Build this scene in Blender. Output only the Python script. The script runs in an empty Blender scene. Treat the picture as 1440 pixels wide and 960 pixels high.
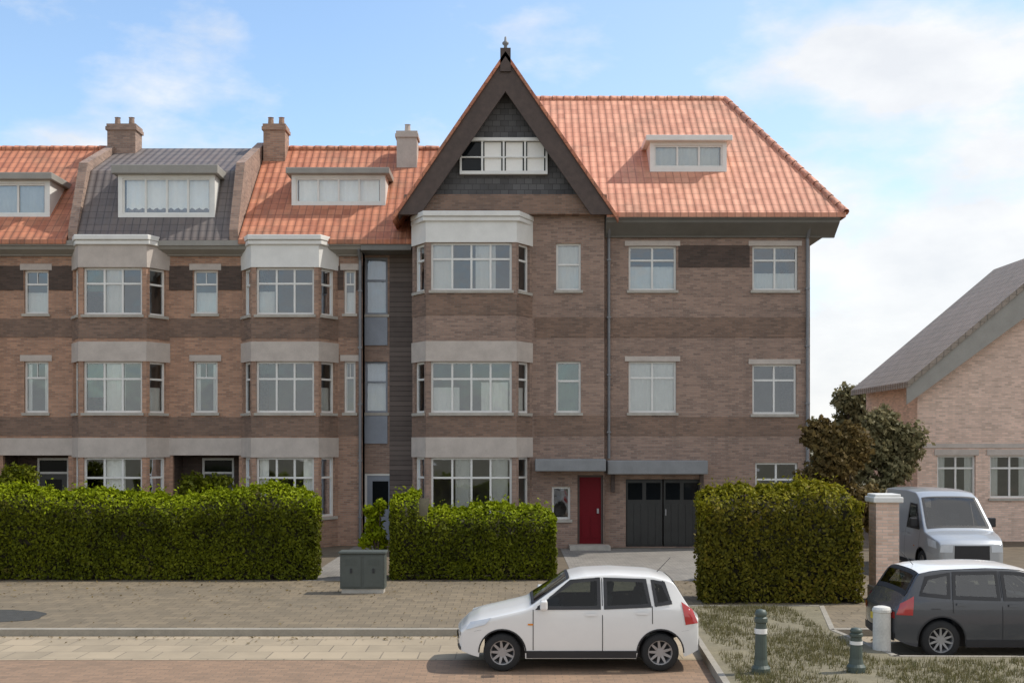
import bpy, bmesh, math, random
import numpy as np
from mathutils import Vector, Matrix
C = bpy.context.scene.collection
sc = bpy.context.scene
F = 1600.0; HZ = 622.0; EYE = 3.3
R = math.radians
def PX(px, Y): return (px-720)*Y/F
def PZ(py, Y): return EYE-(py-HZ)*Y/F

# ------------------------------------------------------------------ materials
class NT:
    def __init__(s, m):
        s.t = m.node_tree; s.b = s.t.nodes.get('Principled BSDF')
    def n(s, typ, **kw):
        nd = s.t.nodes.new(typ)
        for k, v in kw.items():
            if k.startswith('i_'):
                key = k[2:]
                key = int(key) if key.isdigit() else key.replace('_', ' ')
                nd.inputs[key].default_value = v
            else: setattr(nd, k, v)
        return nd
    def l(s, a, b): s.t.links.new(a, b)
    def math(s, op, a, b=None):
        nd = s.t.nodes.new('ShaderNodeMath'); nd.operation = op
        for i, v in enumerate((a, b)):
            if v is None: continue
            if isinstance(v, (int, float)): nd.inputs[i].default_value = v
            else: s.l(v, nd.inputs[i])
        return nd.outputs[0]
    def mix(s, f, a, b, bt='MIX'):
        nd = s.t.nodes.new('ShaderNodeMix'); nd.data_type = 'RGBA'; nd.blend_type = bt
        for i, v in ((0, f), (6, a), (7, b)):
            if isinstance(v, (int, float)): nd.inputs[i].default_value = v
            elif isinstance(v, tuple): nd.inputs[i].default_value = (*v, 1)
            else: s.l(v, nd.inputs[i])
        return nd.outputs[2]
    def noise(s, scale, detail=4, vec=None, rough=.55):
        nd = s.n('ShaderNodeTexNoise'); nd.inputs['Scale'].default_value = scale
        nd.inputs['Detail'].default_value = detail; nd.inputs['Roughness'].default_value = rough
        if vec is not None: s.l(vec, nd.inputs['Vector'])
        return nd.outputs['Fac']
    def ramp(s, f, a, b):
        nd = s.n('ShaderNodeMapRange'); nd.inputs[1].default_value = a; nd.inputs[2].default_value = b
        s.l(f, nd.inputs[0]); return nd.outputs[0]
    def wallvec(s, ku=1., kv=1., flat=False):
        tc = s.n('ShaderNodeTexCoord'); sep = s.n('ShaderNodeSeparateXYZ'); s.l(tc.outputs['Object'], sep.inputs[0])
        cb = s.n('ShaderNodeCombineXYZ')
        if flat:
            u = s.math('MULTIPLY', sep.outputs[0], ku); v = s.math('MULTIPLY', sep.outputs[1], kv)
        else:
            g = s.n('ShaderNodeNewGeometry'); sn = s.n('ShaderNodeSeparateXYZ'); s.l(g.outputs['Normal'], sn.inputs[0])
            sw = s.math('GREATER_THAN', s.math('ABSOLUTE', sn.outputs[0]), s.math('ABSOLUTE', sn.outputs[1]))
            a = s.math('MULTIPLY', sep.outputs[0], s.math('SUBTRACT', 1., sw)); b = s.math('MULTIPLY', sep.outputs[1], sw)
            u = s.math('MULTIPLY', s.math('ADD', a, b), ku); v = s.math('MULTIPLY', sep.outputs[2], kv)
        s.l(u, cb.inputs[0]); s.l(v, cb.inputs[1])
        return cb.outputs[0], tc.outputs['Object']

def newmat(name):
    m = bpy.data.materials.new(name); m.use_nodes = True
    return m, NT(m)
def bump(k, h, strength, dist=.01):
    b = k.n('ShaderNodeBump'); b.inputs['Strength'].default_value = strength; b.inputs['Distance'].default_value = dist
    k.l(h, b.inputs['Height']); k.l(b.outputs[0], k.b.inputs['Normal'])

def plain(name, col, rough=.6, var=.12, scale=3., metal=0., coat=0., spec=.5, bmp=0.):
    m, k = newmat(name)
    tc = k.n('ShaderNodeTexCoord'); v = tc.outputs['Object']
    n1 = k.noise(scale, 6, v); n2 = k.noise(scale*9, 3, v)
    f = k.ramp(k.math('ADD', k.math('MULTIPLY', n1, .65), k.math('MULTIPLY', n2, .35)), .3, .7)
    lo = tuple(c*(1-var) for c in col); hi = tuple(min(1, c*(1+var)) for c in col)
    k.l(k.mix(f, lo, hi), k.b.inputs['Base Color'])
    k.b.inputs['Roughness'].default_value = rough; k.b.inputs['Metallic'].default_value = metal
    k.b.inputs['Coat Weight'].default_value = coat; k.b.inputs['Specular IOR Level'].default_value = spec
    if bmp: bump(k, n2, bmp, .01)
    return m

def brick(name, c1, c2, mortar, bw=.22, rh=.065, ms=.008, stain=.5, flat=False, bmp=.6, rough=.85, offs=.5, grime=(.06, .05, .045)):
    m, k = newmat(name)
    vec, o = k.wallvec(flat=flat)
    bt = k.n('ShaderNodeTexBrick'); k.l(vec, bt.inputs['Vector'])
    bt.offset = offs
    bt.inputs['Color1'].default_value = (*[v*(1.12 if not flat else 1.05) for v in c1], 1); bt.inputs['Color2'].default_value = (*[v*(.78 if not flat else .9) for v in c2], 1); bt.inputs['Mortar'].default_value = (*mortar, 1)
    bt.inputs['Scale'].default_value = 1; bt.inputs['Brick Width'].default_value = bw; bt.inputs['Row Height'].default_value = rh
    bt.inputs['Mortar Size'].default_value = ms; bt.inputs['Mortar Smooth'].default_value = .3; bt.inputs['Bias'].default_value = -.1
    big = k.noise(.35, 6, o, .65); mid = k.noise(2.2, 5, o, .6)
    st = k.math('MULTIPLY', k.ramp(big, .45, .72), stain)
    c = k.mix(st, bt.outputs['Color'], grime)
    c = k.mix(k.math('MULTIPLY', k.ramp(mid, .35, .75), .35), c, tuple(min(1, x*1.25) for x in c1))
    # vertical rain streaks
    sv = k.n('ShaderNodeMapping'); sv.inputs['Scale'].default_value = (2.6, 2.6, .12); k.l(o, sv.inputs['Vector'])
    if not flat:
        c = k.mix(k.math('MULTIPLY', k.ramp(k.noise(1.0, 5, sv.outputs[0]), .52, .75), stain*.55), c, grime)
    k.l(c, k.b.inputs['Base Color']); k.b.inputs['Roughness'].default_value = rough
    bump(k, k.math('SUBTRACT', 1., bt.outputs['Fac']), bmp, .012)
    return m

def tile(name, c1, c2, dark, moss=.3, mosscol=(.12, .11, .07)):
    m, k = newmat(name)
    vec, o = k.wallvec(1, 1.41)
    bt = k.n('ShaderNodeTexBrick'); k.l(vec, bt.inputs['Vector']); bt.offset = 0
    bt.inputs['Color1'].default_value = (*c1, 1); bt.inputs['Color2'].default_value = (*c2, 1); bt.inputs['Mortar'].default_value = (*dark, 1)
    bt.inputs['Scale'].default_value = 1; bt.inputs['Brick Width'].default_value = .24; bt.inputs['Row Height'].default_value = .32
    bt.inputs['Mortar Size'].default_value = .016; bt.inputs['Mortar Smooth'].default_value = .8
    big = k.noise(.6, 6, o, .7); fine = k.noise(5., 4, o)
    c = k.mix(k.math('MULTIPLY', k.ramp(big, .48, .75), moss), bt.outputs['Color'], mosscol)
    c = k.mix(k.math('MULTIPLY', k.ramp(fine, .4, .8), .3), c, tuple(min(1, x*1.3) for x in c1))
    k.l(c, k.b.inputs['Base Color']); k.b.inputs['Roughness'].default_value = .7
    sep = k.n('ShaderNodeSeparateXYZ'); k.l(vec, sep.inputs[0])
    fu = k.math('SINE', k.math('MULTIPLY', sep.outputs[0], 2*math.pi/.24))
    fv = k.math('FRACT', k.math('DIVIDE', sep.outputs[1], .32))
    h = k.math('ADD', k.math('MULTIPLY', fu, .5), k.math('MULTIPLY', fv, -1.2))
    bump(k, h, .8, .03)
    return m

def glassmat():
    m, k = newmat('window_glass')
    t = k.t; out = t.nodes['Material Output']
    tr = k.n('ShaderNodeBsdfTransparent'); tr.inputs[0].default_value = (.93, .95, .94, 1)
    gl = k.n('ShaderNodeBsdfGlossy'); gl.inputs['Roughness'].default_value = .03; gl.inputs[0].default_value = (.9, .95, 1, 1)
    tc = k.n('ShaderNodeTexCoord')
    b = k.n('ShaderNodeBump'); b.inputs['Strength'].default_value = .22; b.inputs['Distance'].default_value = .03
    k.l(k.noise(1.3, 2, tc.outputs['Object']), b.inputs['Height']); k.l(b.outputs[0], gl.inputs['Normal'])
    fr = k.n('ShaderNodeFresnel'); fr.inputs[0].default_value = 1.7
    mx = k.n('ShaderNodeMixShader'); k.l(k.math('ADD', k.math('MULTIPLY', fr.outputs[0], .9), .10), mx.inputs[0])
    k.l(tr.outputs[0], mx.inputs[1]); k.l(gl.outputs[0], mx.inputs[2]); k.l(mx.outputs[0], out.inputs['Surface'])
    return m

def leafmat(name, cols, trans=.25):
    m, k = newmat(name)
    g = k.n('ShaderNodeNewGeometry'); tc = k.n('ShaderNodeTexCoord')
    f = k.math('ADD', k.math('MULTIPLY', g.outputs['Random Per Island'], .6), k.math('MULTIPLY', k.ramp(k.noise(1.1, 4, tc.outputs['Object']), .3, .7), .4))
    cr = k.n('ShaderNodeValToRGB'); e = cr.color_ramp.elements
    e[0].color = (*cols[0], 1); e[1].color = (*cols[-1], 1)
    for i, c in enumerate(cols[1:-1]):
        x = e.new((i+1)/(len(cols)-1)); x.color = (*c, 1)
    k.l(f, cr.inputs[0])
    dp = k.math('MULTIPLY', k.ramp(k.noise(1.7, 5, tc.outputs['Object'], .65), .60, .70), k.math('GREATER_THAN', g.outputs['Random Per Island'], .35))
    colr = k.mix(k.math('MULTIPLY', dp, .75), cr.outputs[0], (.11, .075, .03)); k.l(colr, k.b.inputs['Base Color'])
    k.b.inputs['Roughness'].default_value = .55; k.b.inputs['Specular IOR Level'].default_value = .1
    tl = k.n('ShaderNodeBsdfTranslucent'); k.l(colr, tl.inputs[0])
    mx = k.n('ShaderNodeMixShader'); mx.inputs[0].default_value = trans
    k.l(k.b.outputs[0], mx.inputs[1]); k.l(tl.outputs[0], mx.inputs[2]); k.l(mx.outputs[0], k.t.nodes['Material Output'].inputs['Surface'])
    return m

M = {}
M['brick'] = brick('brown_brick', (.42, .25, .17), (.31, .18, .125), (.32, .28, .235))
M['brick_warm'] = brick('warm_brown_brick', (.47, .265, .17), (.35, .195, .13), (.34, .285, .235), stain=.35)
M['brick_dull'] = brick('dull_brown_brick', (.34, .225, .17), (.25, .165, .13), (.29, .25, .215), stain=.35)
M['brick_dark'] = brick('dark_brick', (.10, .065, .05), (.07, .045, .035), (.08, .07, .06), stain=.3)  # dark brick; on the strips under the eaves it stands in for shade
M['brick_band'] = brick('band_brick', (.25, .155, .11), (.19, .12, .088), (.2, .17, .14), stain=.35)
M['brick_pink'] = brick('pale_pink_brick', (.76, .54, .43), (.68, .48, .37), (.6, .53, .46), stain=.25)
M['tile'] = tile('orange_roof_tile', (.56, .22, .12), (.38, .13, .07), (.2, .08, .05), .6)
M['tile_pale'] = tile('pale_orange_roof_tile', (.68, .32, .205), (.50, .21, .13), (.3, .14, .09), .45)
M['tile_grey'] = tile('grey_roof_tile', (.165, .14, .13), (.13, .112, .108), (.05, .045, .045), .3, (.17, .10, .07))
M['tile_house'] = tile('brown_grey_roof_tile', (.29, .235, .19), (.23, .19, .15), (.12, .10, .08), .4)
M['white'] = plain('white_paint', (.74, .73, .69), .5, .08, bmp=.1)
M['stained_white'] = plain('stained_white_concrete', (.60, .58, .53), .8, .22, 3, bmp=.4)
M['cream'] = plain('stone_grey_lintel', (.50, .44, .39), .8, .15, bmp=.3)
M['cornice'] = plain('grey_cornice_paint', (.30, .285, .255), .6, .12)
M['cornice_dark'] = plain('dark_grey_cornice_paint', (.17, .165, .15), .6, .12)
M['timber'] = plain('dark_brown_timber', (.075, .05, .04), .6, .3, 6)
M['board'] = brick('grey_brown_boarding', (.15, .12, .105), (.125, .1, .09), (.05, .04, .035), 4., .16, .012, .3)
M['slate'] = brick('grey_slate_hanging', (.115, .112, .112), (.085, .083, .085), (.04, .04, .04), .25, .18, .008, .3)
M['lead'] = plain('grey_lead', (.22, .225, .23), .55, .15)
M['bluegrey'] = plain('blue_grey_paint', (.25, .275, .32), .5, .12)
M['door_dark'] = plain('dark_door_paint', (.03, .03, .028), .4, .2)
M['door_red'] = plain('red_door_paint', (.14, .003, .008), .55, .12, spec=.2)
M['glass'] = glassmat()
M['curtain'] = plain('white_curtain', (.86, .84, .79), .9, .06, 1.5)
M['blind'] = plain('green_blind', (.13, .24, .20), .9, .1)
M['net'] = plain('blue_grey_net_curtain', (.42, .46, .52), .9, .1)
M['interior'] = plain('interior_plaster', (.35, .31, .27), .9, .1)
M['stone'] = plain('worn_stone', (.42, .39, .34), .85, .2, 4, bmp=.4)
M['leaf'] = leafmat('hedge_leaf', [(.028, .034, .004), (.07, .082, .005), (.125, .14, .007), (.20, .21, .014)])
M['leaf_olive'] = leafmat('olive_hedge_leaf', [(.038, .038, .007), (.095, .09, .010), (.16, .14, .014), (.23, .165, .024)])
M['leaf_brown'] = leafmat('brown_leaf', [(.05, .034, .015), (.11, .078, .028), (.18, .125, .045), (.21, .165, .055)])
M['leaf_far'] = leafmat('far_olive_leaf', [(.11, .105, .05), (.20, .18, .09), (.29, .245, .13)])
M['leaf_light_sunlit'] = leafmat('light_sunlit_leaf', [(.10, .13, .005), (.22, .27, .006), (.36, .41, .012)])  # light green bush leaf; on hedge tops it paints in the sunlight
M['leaf_olive_sunlit'] = leafmat('sunlit_olive_leaf', [(.10, .10, .006), (.22, .21, .01), (.34, .28, .02)])  # sunlight painted into the top leaves of the olive hedge
M['grass'] = leafmat('dry_grass', [(.07, .075, .025), (.14, .13, .05), (.20, .17, .085), (.12, .15, .03)])
M['core'] = plain('hedge_twigs', (.035, .03, .014), .9, .4, 8)
M['bark'] = plain('bark', (.09, .065, .045), .9, .3, 8, bmp=.8)
M['soil'] = plain('garden_soil', (.13, .10, .065), .95, .35, 2, bmp=.6)
M['klinker'] = brick('pink_brown_paving', (.285, .18, .112), (.23, .15, .096), (.18, .135, .092), .21, .105, .008, .4, True, .5, grime=(.17, .125, .085))
M['slabs'] = brick('pale_paving_slabs', (.37, .295, .20), (.31, .25, .17), (.17, .14, .1), .6, .6, .012, .45, True, .4, grime=(.2, .165, .115))
M['tilespave'] = brick('grey_brown_pavement_tiles', (.20, .155, .098), (.155, .122, .078), (.085, .068, .047), .3, .3, .009, .55, True, .4, grime=(.12, .1, .07))
M['forecourt'] = brick('grey_forecourt', (.25, .23, .2), (.2, .185, .165), (.12, .11, .1), .2, .1, .008, .4, True, .5)
M['kerb'] = plain('kerb_concrete', (.30, .27, .22), .85, .2, 3, bmp=.4)
M['asphalt'] = plain('asphalt_patch', (.05, .048, .042), .9, .3, 6, bmp=.6)
M['ground'] = plain('far_ground', (.16, .14, .09), .95, .3, .3)
M['verge'] = plain('worn_verge', (.19, .165, .105), .95, .3, 2.5, bmp=.8)
M['car_white'] = plain('white_car_paint', (.76, .75, .72), .28, .03, 1, coat=.6)
M['car_grey'] = plain('dark_grey_car_paint', (.06, .063, .07), .25, .05, 1, coat=.7)
M['car_silver'] = plain('silver_car_paint', (.40, .42, .44), .3, .04, 1, metal=.3, coat=.6)
M['car_glass'] = plain('car_glass', (.010, .012, .014), .05, .1, 1, spec=.22)
def carglass(name, tint, refl, nrm=0):
    m, k = newmat(name); out = k.t.nodes['Material Output']
    tr = k.n('ShaderNodeBsdfTransparent'); tr.inputs[0].default_value = (*tint, 1)
    gl = k.n('ShaderNodeBsdfGlossy'); gl.inputs['Roughness'].default_value = .02
    fr = k.n('ShaderNodeFresnel'); fr.inputs[0].default_value = 1.5
    mx = k.n('ShaderNodeMixShader'); k.l(k.math('ADD', k.math('MULTIPLY', fr.outputs[0], .9), refl), mx.inputs[0])
    k.l(tr.outputs[0], mx.inputs[1]); k.l(gl.outputs[0], mx.inputs[2]); k.l(mx.outputs[0], out.inputs['Surface'])
    return m
M['auto_glass'] = carglass('tinted_car_glass', (.42, .47, .46), .0)
M['auto_glass_bright'] = carglass('reflective_car_glass', (.45, .5, .5), .10)
M['seat_cloth'] = plain('grey_seat_cloth', (.07, .07, .075), .9, .2, 8)
M['screen_glass'] = plain('reflective_windscreen_glass', (.03, .034, .038), .04, .1, 1, spec=1.)
M['amber'] = plain('amber_lens', (.7, .25, .02), .2, .05, 8, coat=.6)
for nm in ('car_white', 'car_grey', 'car_silver'):      # dark trim on the inner side of the shell
    k = NT(M[nm]); src = k.b.inputs['Base Color'].links[0].from_socket; g = k.n('ShaderNodeNewGeometry')
    k.l(k.mix(g.outputs['Backfacing'], src, (.05, .05, .05)), k.b.inputs['Base Color'])
    cw = k.math('MULTIPLY', k.math('SUBTRACT', 1., g.outputs['Backfacing']), .6); k.l(cw, k.b.inputs['Coat Weight'])
M['rubber'] = plain('tyre_rubber', (.02, .02, .02), .85, .2, 8)
M['black'] = plain('black_plastic', (.022, .022, .024), .6, .15, 5)
M['rim'] = plain('alloy_rim', (.38, .38, .39), .35, .08, 4, metal=.7)
M['lamp'] = plain('headlamp_glass', (.62, .66, .7), .08, .08, 8, coat=1)
M['tail'] = plain('tail_lamp_red', (.42, .02, .02), .12, .1, 8, coat=1)
M['bollard'] = plain('green_grey_bollard_paint', (.065, .085, .07), .5, .2, 6)
M['cabinet'] = plain('dark_green_grey_cabinet', (.075, .085, .075), .55, .15, 3)
M['steel'] = plain('zinc_pipe', (.20, .205, .215), .5, .15, 3, metal=.2)
M['plate'] = plain('yellow_plate', (.7, .5, .04), .5, .05)

# ------------------------------------------------------------------ objects
class MB:
    def __init__(s): s.v = []; s.f = []; s.m = []
    def quad(s, pts, m=0):
        i = len(s.v); s.v += [tuple(p) for p in pts]; s.f.append(tuple(range(i, i+len(pts)))); s.m.append(m)
    def box(s, x0, x1, y0, y1, z0, z1, m=0):
        i = len(s.v)
        s.v += [(x, y, z) for x in (x0, x1) for y in (y0, y1) for z in (z0, z1)]
        for f in ((0, 1, 3, 2), (4, 6, 7, 5), (0, 4, 5, 1), (2, 3, 7, 6), (0, 2, 6, 4), (1, 5, 7, 3)):
            s.f.append(tuple(i+a for a in f)); s.m.append(m)
    def prism(s, pts, off, m=0):            # polygon pts swept by vector off
        n = len(pts); i = len(s.v)
        s.v += [tuple(p) for p in pts]+[tuple(Vector(p)+Vector(off)) for p in pts]
        s.f.append(tuple(range(i, i+n))); s.f.append(tuple(range(i+2*n-1, i+n-1, -1))); s.m += [m, m]
        for a in range(n):
            b = (a+1) % n; s.f.append((i+a, i+n+a, i+n+b, i+b)); s.m.append(m)
    def lathe(s, prof, n=20, c=(0, 0, 0), axis='z', m=0):
        i = len(s.v); k = len(prof)
        for a in range(n):
            t = 2*math.pi*a/n
            for r, h in prof:
                if axis == 'z': s.v.append((c[0]+r*math.cos(t), c[1]+r*math.sin(t), c[2]+h))
                else: s.v.append((c[0]+r*math.cos(t), c[1]+h, c[2]+r*math.sin(t)))
        for a in range(n):
            b = (a+1) % n
            for j in range(k-1):
                s.f.append((i+a*k+j, i+b*k+j, i+b*k+j+1, i+a*k+j+1)); s.m.append(m)
    def tube(s, p, q, r0, r1, n=8, m=0):
        p = Vector(p); q = Vector(q); d = (q-p).normalized()
        u = d.orthogonal().normalized(); w = d.cross(u); i = len(s.v)
        for c, r in ((p, r0), (q, r1)):
            for a in range(n):
                t = 2*math.pi*a/n; s.v.append(tuple(c+u*math.cos(t)*r+w*math.sin(t)*r))
        for a in range(n):
            b = (a+1) % n; s.f.append((i+a, i+b, i+n+b, i+n+a)); s.m.append(m)
        s.f.append(tuple(i+n+a for a in range(n))); s.m.append(m)
    def build(s, name, mats, parent=None, smooth=False, bevel=0, origin=None):
        me = bpy.data.meshes.new(name)
        v = s.v
        off = None
        if parent is not None:
            off = parent.get('_o'); off = Vector(off) if off is not None else Vector((0, 0, 0))
        elif origin is not None: off = Vector(origin)
        if off is not None: v = [(a-off.x, b-off.y, c-off.z) for a, b, c in v]
        me.from_pydata(v, [], s.f)
        if not isinstance(mats, (list, tuple)): mats = [mats]
        for m in mats: me.materials.append(M[m])
        me.polygons.foreach_set('material_index', s.m)
        bm = bmesh.new(); bm.from_mesh(me)
        bmesh.ops.remove_doubles(bm, verts=bm.verts, dist=.0004)
        bmesh.ops.recalc_face_normals(bm, faces=bm.faces); bm.to_mesh(me); bm.free()
        if smooth: me.polygons.foreach_set('use_smooth', [True]*len(me.polygons))
        o = bpy.data.objects.new(name, me); C.objects.link(o)
        if parent is not None:
            o.parent = parent; o['_o'] = tuple(off)
        elif origin is not None:
            o.location = origin; o['_o'] = tuple(off)
        if bevel:
            b = o.modifiers.new('bevel', 'BEVEL'); b.width = bevel; b.segments = 2; b.limit_method = 'ANGLE'
        return o
def tag(o, label, cat, group=None):
    o['label'] = label; o['category'] = cat
    if group: o['group'] = group
    return o
def thing(name, label, cat, loc, group=None):
    o = bpy.data.objects.new(name, None); C.objects.link(o); o.location = loc; o['_o'] = tuple(loc)
    return tag(o, label, cat, group)
def struct(o): o['kind'] = 'structure'; return o

class Panel:
    """vertical wall plane from A to B (left to right seen from outside)"""
    def __init__(s, A, B):
        s.A = Vector((A[0], A[1])); d = Vector((B[0], B[1]))-s.A; s.w = d.length; s.d = d/s.w
        s.n = Vector((s.d.y, -s.d.x))          # outward
    def p(s, u, z, out=0.): q = s.A+s.d*u+s.n*out; return (q.x, q.y, z)
    def box(s, mb, u0, u1, z0, z1, o0, o1, m=0):
        i = len(mb.v)
        mb.v += [s.p(u, z, o) for u in (u0, u1) for o in (o0, o1) for z in (z0, z1)]
        for f in ((0, 1, 3, 2), (4, 6, 7, 5), (0, 4, 5, 1), (2, 3, 7, 6), (0, 2, 6, 4), (1, 5, 7, 3)):
            mb.f.append(tuple(i+a for a in f)); mb.m.append(m)
    def wall(s, mb, z0, z1, holes, depth=.16, u0=0, u1=None):
        u1 = s.w if u1 is None else u1
        us = sorted({u0, u1, *[h[0] for h in holes], *[h[1] for h in holes]})
        zs = sorted({z0, z1, *[h[2] for h in holes], *[h[3] for h in holes]})
        for a, b in zip(us, us[1:]):
            for c, d in zip(zs, zs[1:]):
                cu, cz = (a+b)/2, (c+d)/2
                if any(h[0] < cu < h[1] and h[2] < cz < h[3] for h in holes): continue
                mb.quad([s.p(a, c), s.p(b, c), s.p(b, d), s.p(a, d)])
        for a, b, c, d in holes:
            for (p, q) in (((a, c), (a, d)), ((b, c), (b, d)), ((a, d), (b, d)), ((a, c), (b, c))):
                mb.quad([s.p(*p), s.p(*q), s.p(*q, -depth), s.p(*p, -depth)])

def window(house, P, h, lights=1, transom=.68, curtain=None, frame='white', set_=.11, fw=.065, sill=True, muntin=0, label=None):
    u0, u1, z0, z1 = h
    mb = MB(); o0, o1 = -set_-.05, -set_+.02
    P.box(mb, u0, u0+fw, z0, z1, o0, o1); P.box(mb, u1-fw, u1, z0, z1, o0, o1)
    P.box(mb, u0+fw, u1-fw, z0, z0+fw, o0, o1); P.box(mb, u0+fw, u1-fw, z1-fw, z1, o0, o1)
    zt = z0+(z1-z0)*transom
    iw = (u1-u0-2*fw)
    for i in range(1, lights):
        c = u0+fw+iw*i/lights; P.box(mb, c-.03, c+.03, z0+fw, z1-fw, o0+.002, o1+.004)
    if transom < .95:
        for i in range(lights):
            a = u0+fw+iw*i/lights+(.03 if i else 0); b = u0+fw+iw*(i+1)/lights-(.03 if i < lights-1 else 0)
            P.box(mb, a, b, zt-.03, zt+.03, o0+.003, o1+.006)
            for q in range(1, muntin+1):
                c = a+(b-a)*q/(muntin+1); P.box(mb, c-.012, c+.012, zt+.03, z1-fw, o0+.02, o1-.012)
    w = mb.build('window', frame, house)
    if label: w['label'] = label
    g = MB(); g.quad([P.p(u0+fw, z0+fw, -set_-.02), P.p(u1-fw, z0+fw, -set_-.02), P.p(u1-fw, z1-fw, -set_-.02), P.p(u0+fw, z1-fw, -set_-.02)])
    g.build('pane', 'glass', w)
    if sill:
        sm = MB(); P.box(sm, u0-.06, u1+.06, z0-.09, z0-.004, -.10, .07); sm.build('sill', 'stone', w)
    for cu in (curtain or []):
        kind, f0, f1, g0, g1 = cu
        cm = MB(); n = max(6, int((f1-f0)*(u1-u0)/.06))
        for i in range(n):
            a = u0+(u1-u0)*(f0+(f1-f0)*i/n); b = u0+(u1-u0)*(f0+(f1-f0)*(i+1)/n)
            oa = -set_-.09-.02*math.sin(i*1.7); ob = -set_-.09-.02*math.sin((i+1)*1.7)
            za, zb = z0+(z1-z0)*g0, z0+(z1-z0)*g1
            cm.quad([P.p(a, za, oa), P.p(b, za, ob), P.p(b, zb, ob), P.p(a, zb, oa)])
        cm.build('curtain', kind, w, smooth=True)
    return w

def door(house, P, h, col, glazed=True, set_=.18, label=None, fcol='white'):
    u0, u1, z0, z1 = h
    mb = MB(); zt = z0+2.15 if z1-z0 > 2.5 else z1-.07
    P.box(mb, u0, u0+.07, z0, z1, -set_-.06, -set_+.03, 1); P.box(mb, u1-.07, u1, z0, z1, -set_-.06, -set_+.03, 1)
    P.box(mb, u0+.07, u1-.07, z1-.07, z1, -set_-.06, -set_+.03, 1)
    if zt < z1-.1: P.box(mb, u0+.07, u1-.07, zt, zt+.07, -set_-.058, -set_+.028, 1)
    P.box(mb, u0+.07, u1-.07, z0, zt, -set_-.05, -set_)
    w = (u1-u0-.14)
    for (a, b) in ((.12, .46), (.54, .88)):
        P.box(mb, u0+.07+w*a, u0+.07+w*b, z0+.18, z0+.85, -set_-.01, -set_+.014)
    d = mb.build('door', [col, fcol], house)
    if label: d['label'] = label
    if glazed:
        g = MB(); P.box(g, u0+.07+w*.2, u0+.07+w*.8, z0+1.05, zt-.18, -set_-.01, -set_+.008)
        if zt < z1-.1: P.box(g, u0+.07, u1-.07, zt+.07, z1-.07, -set_-.03, -set_-.02)
        g.build('pane', 'car_glass', d)
    k = MB(); P.box(k, u1-.2, u1-.14, z0+.95, z0+1.1, -set_+.001, -set_+.06); k.build('handle', 'rim', d)
    return d

def strip(house, name, P, u0, u1, z0, z1, out, m):
    mb = MB(); P.box(mb, u0, u1, z0, z1, -.01, out); return mb.build(name, m, house)

CUR = [None, [('curtain', .02, .24, .05, .95), ('curtain', .76, .98, .05, .95)], [('curtain', .05, .95, .0, .5)], [('curtain', .36, .66, .03, .97)], [('curtain', .03, .97, .03, .97)]]

def bay(house, wallholes_unused, pa, pb, Yf, proj, top, rows, mat, lights=3, curt=None, cor=34, topband='cream'):
    """canted bay: walls, bands, lintels, windows on the front and both cheeks"""
    xa, xb = PX(pa, Yf), PX(pb, Yf); c = proj*.65
    pts = [(xa, Yf), (xa+c, Yf-proj), (xb-c, Yf-proj), (xb, Yf)]
    panels = [Panel(pts[i], pts[i+1]) for i in range(3)]
    Yb = Yf-proj
    zt = PZ(top, Yb)
    wall = MB(); rz = [(PZ(b, Yb), PZ(a, Yb)) for a, b in rows]
    hs = []
    for P in panels:
        mgn = .14 if P is panels[1] else .13
        hs.append([(mgn, P.w-mgn, a, b) for a, b in rz])
        P.wall(wall, 0, zt, hs[-1])
    wall.quad([(*p, zt) for p in pts])
    wall.build('bay_wall', mat, house)
    for i, (a, b) in enumerate(rz):
        lm = MB()
        for P in panels: P.box(lm, -.012, P.w+.012, b+.004, b+.62 if i else zt-.01, -.01, .03)
        lm.build('lintel', 'cream' if i else topband, house)
        bm_ = MB()
        for P in panels: P.box(bm_, -.012, P.w+.012, a-.75, a-.12, -.01, .014)
        if i < len(rz)-1: bm_.build('string_course', 'brick_band', house)
        cu = curt[i] if curt else None
        window(house, panels[1], hs[1][i], lights, .66, cu)
        for j in (0, 2): window(house, panels[j], hs[j][i], 1, .66, [('curtain', .1, .9, .05, .5)] if (i+j) % 3 == 0 else None)
    cm = MB(); g = .16
    outer = [(pts[0][0]-g*.4, Yf), (pts[1][0]-g*.6, Yb-g), (pts[2][0]+g*.6, Yb-g), (pts[3][0]+g*.4, Yf)]
    cm.prism([(*p, zt) for p in outer], (0, 0, .16)); cm.prism([(p[0]*.999, p[1]+.06, zt-.14) for p in outer], (0, 0, .137))
    cm.build('bay_cornice', 'white', house, bevel=.02)
    return panels, zt

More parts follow.
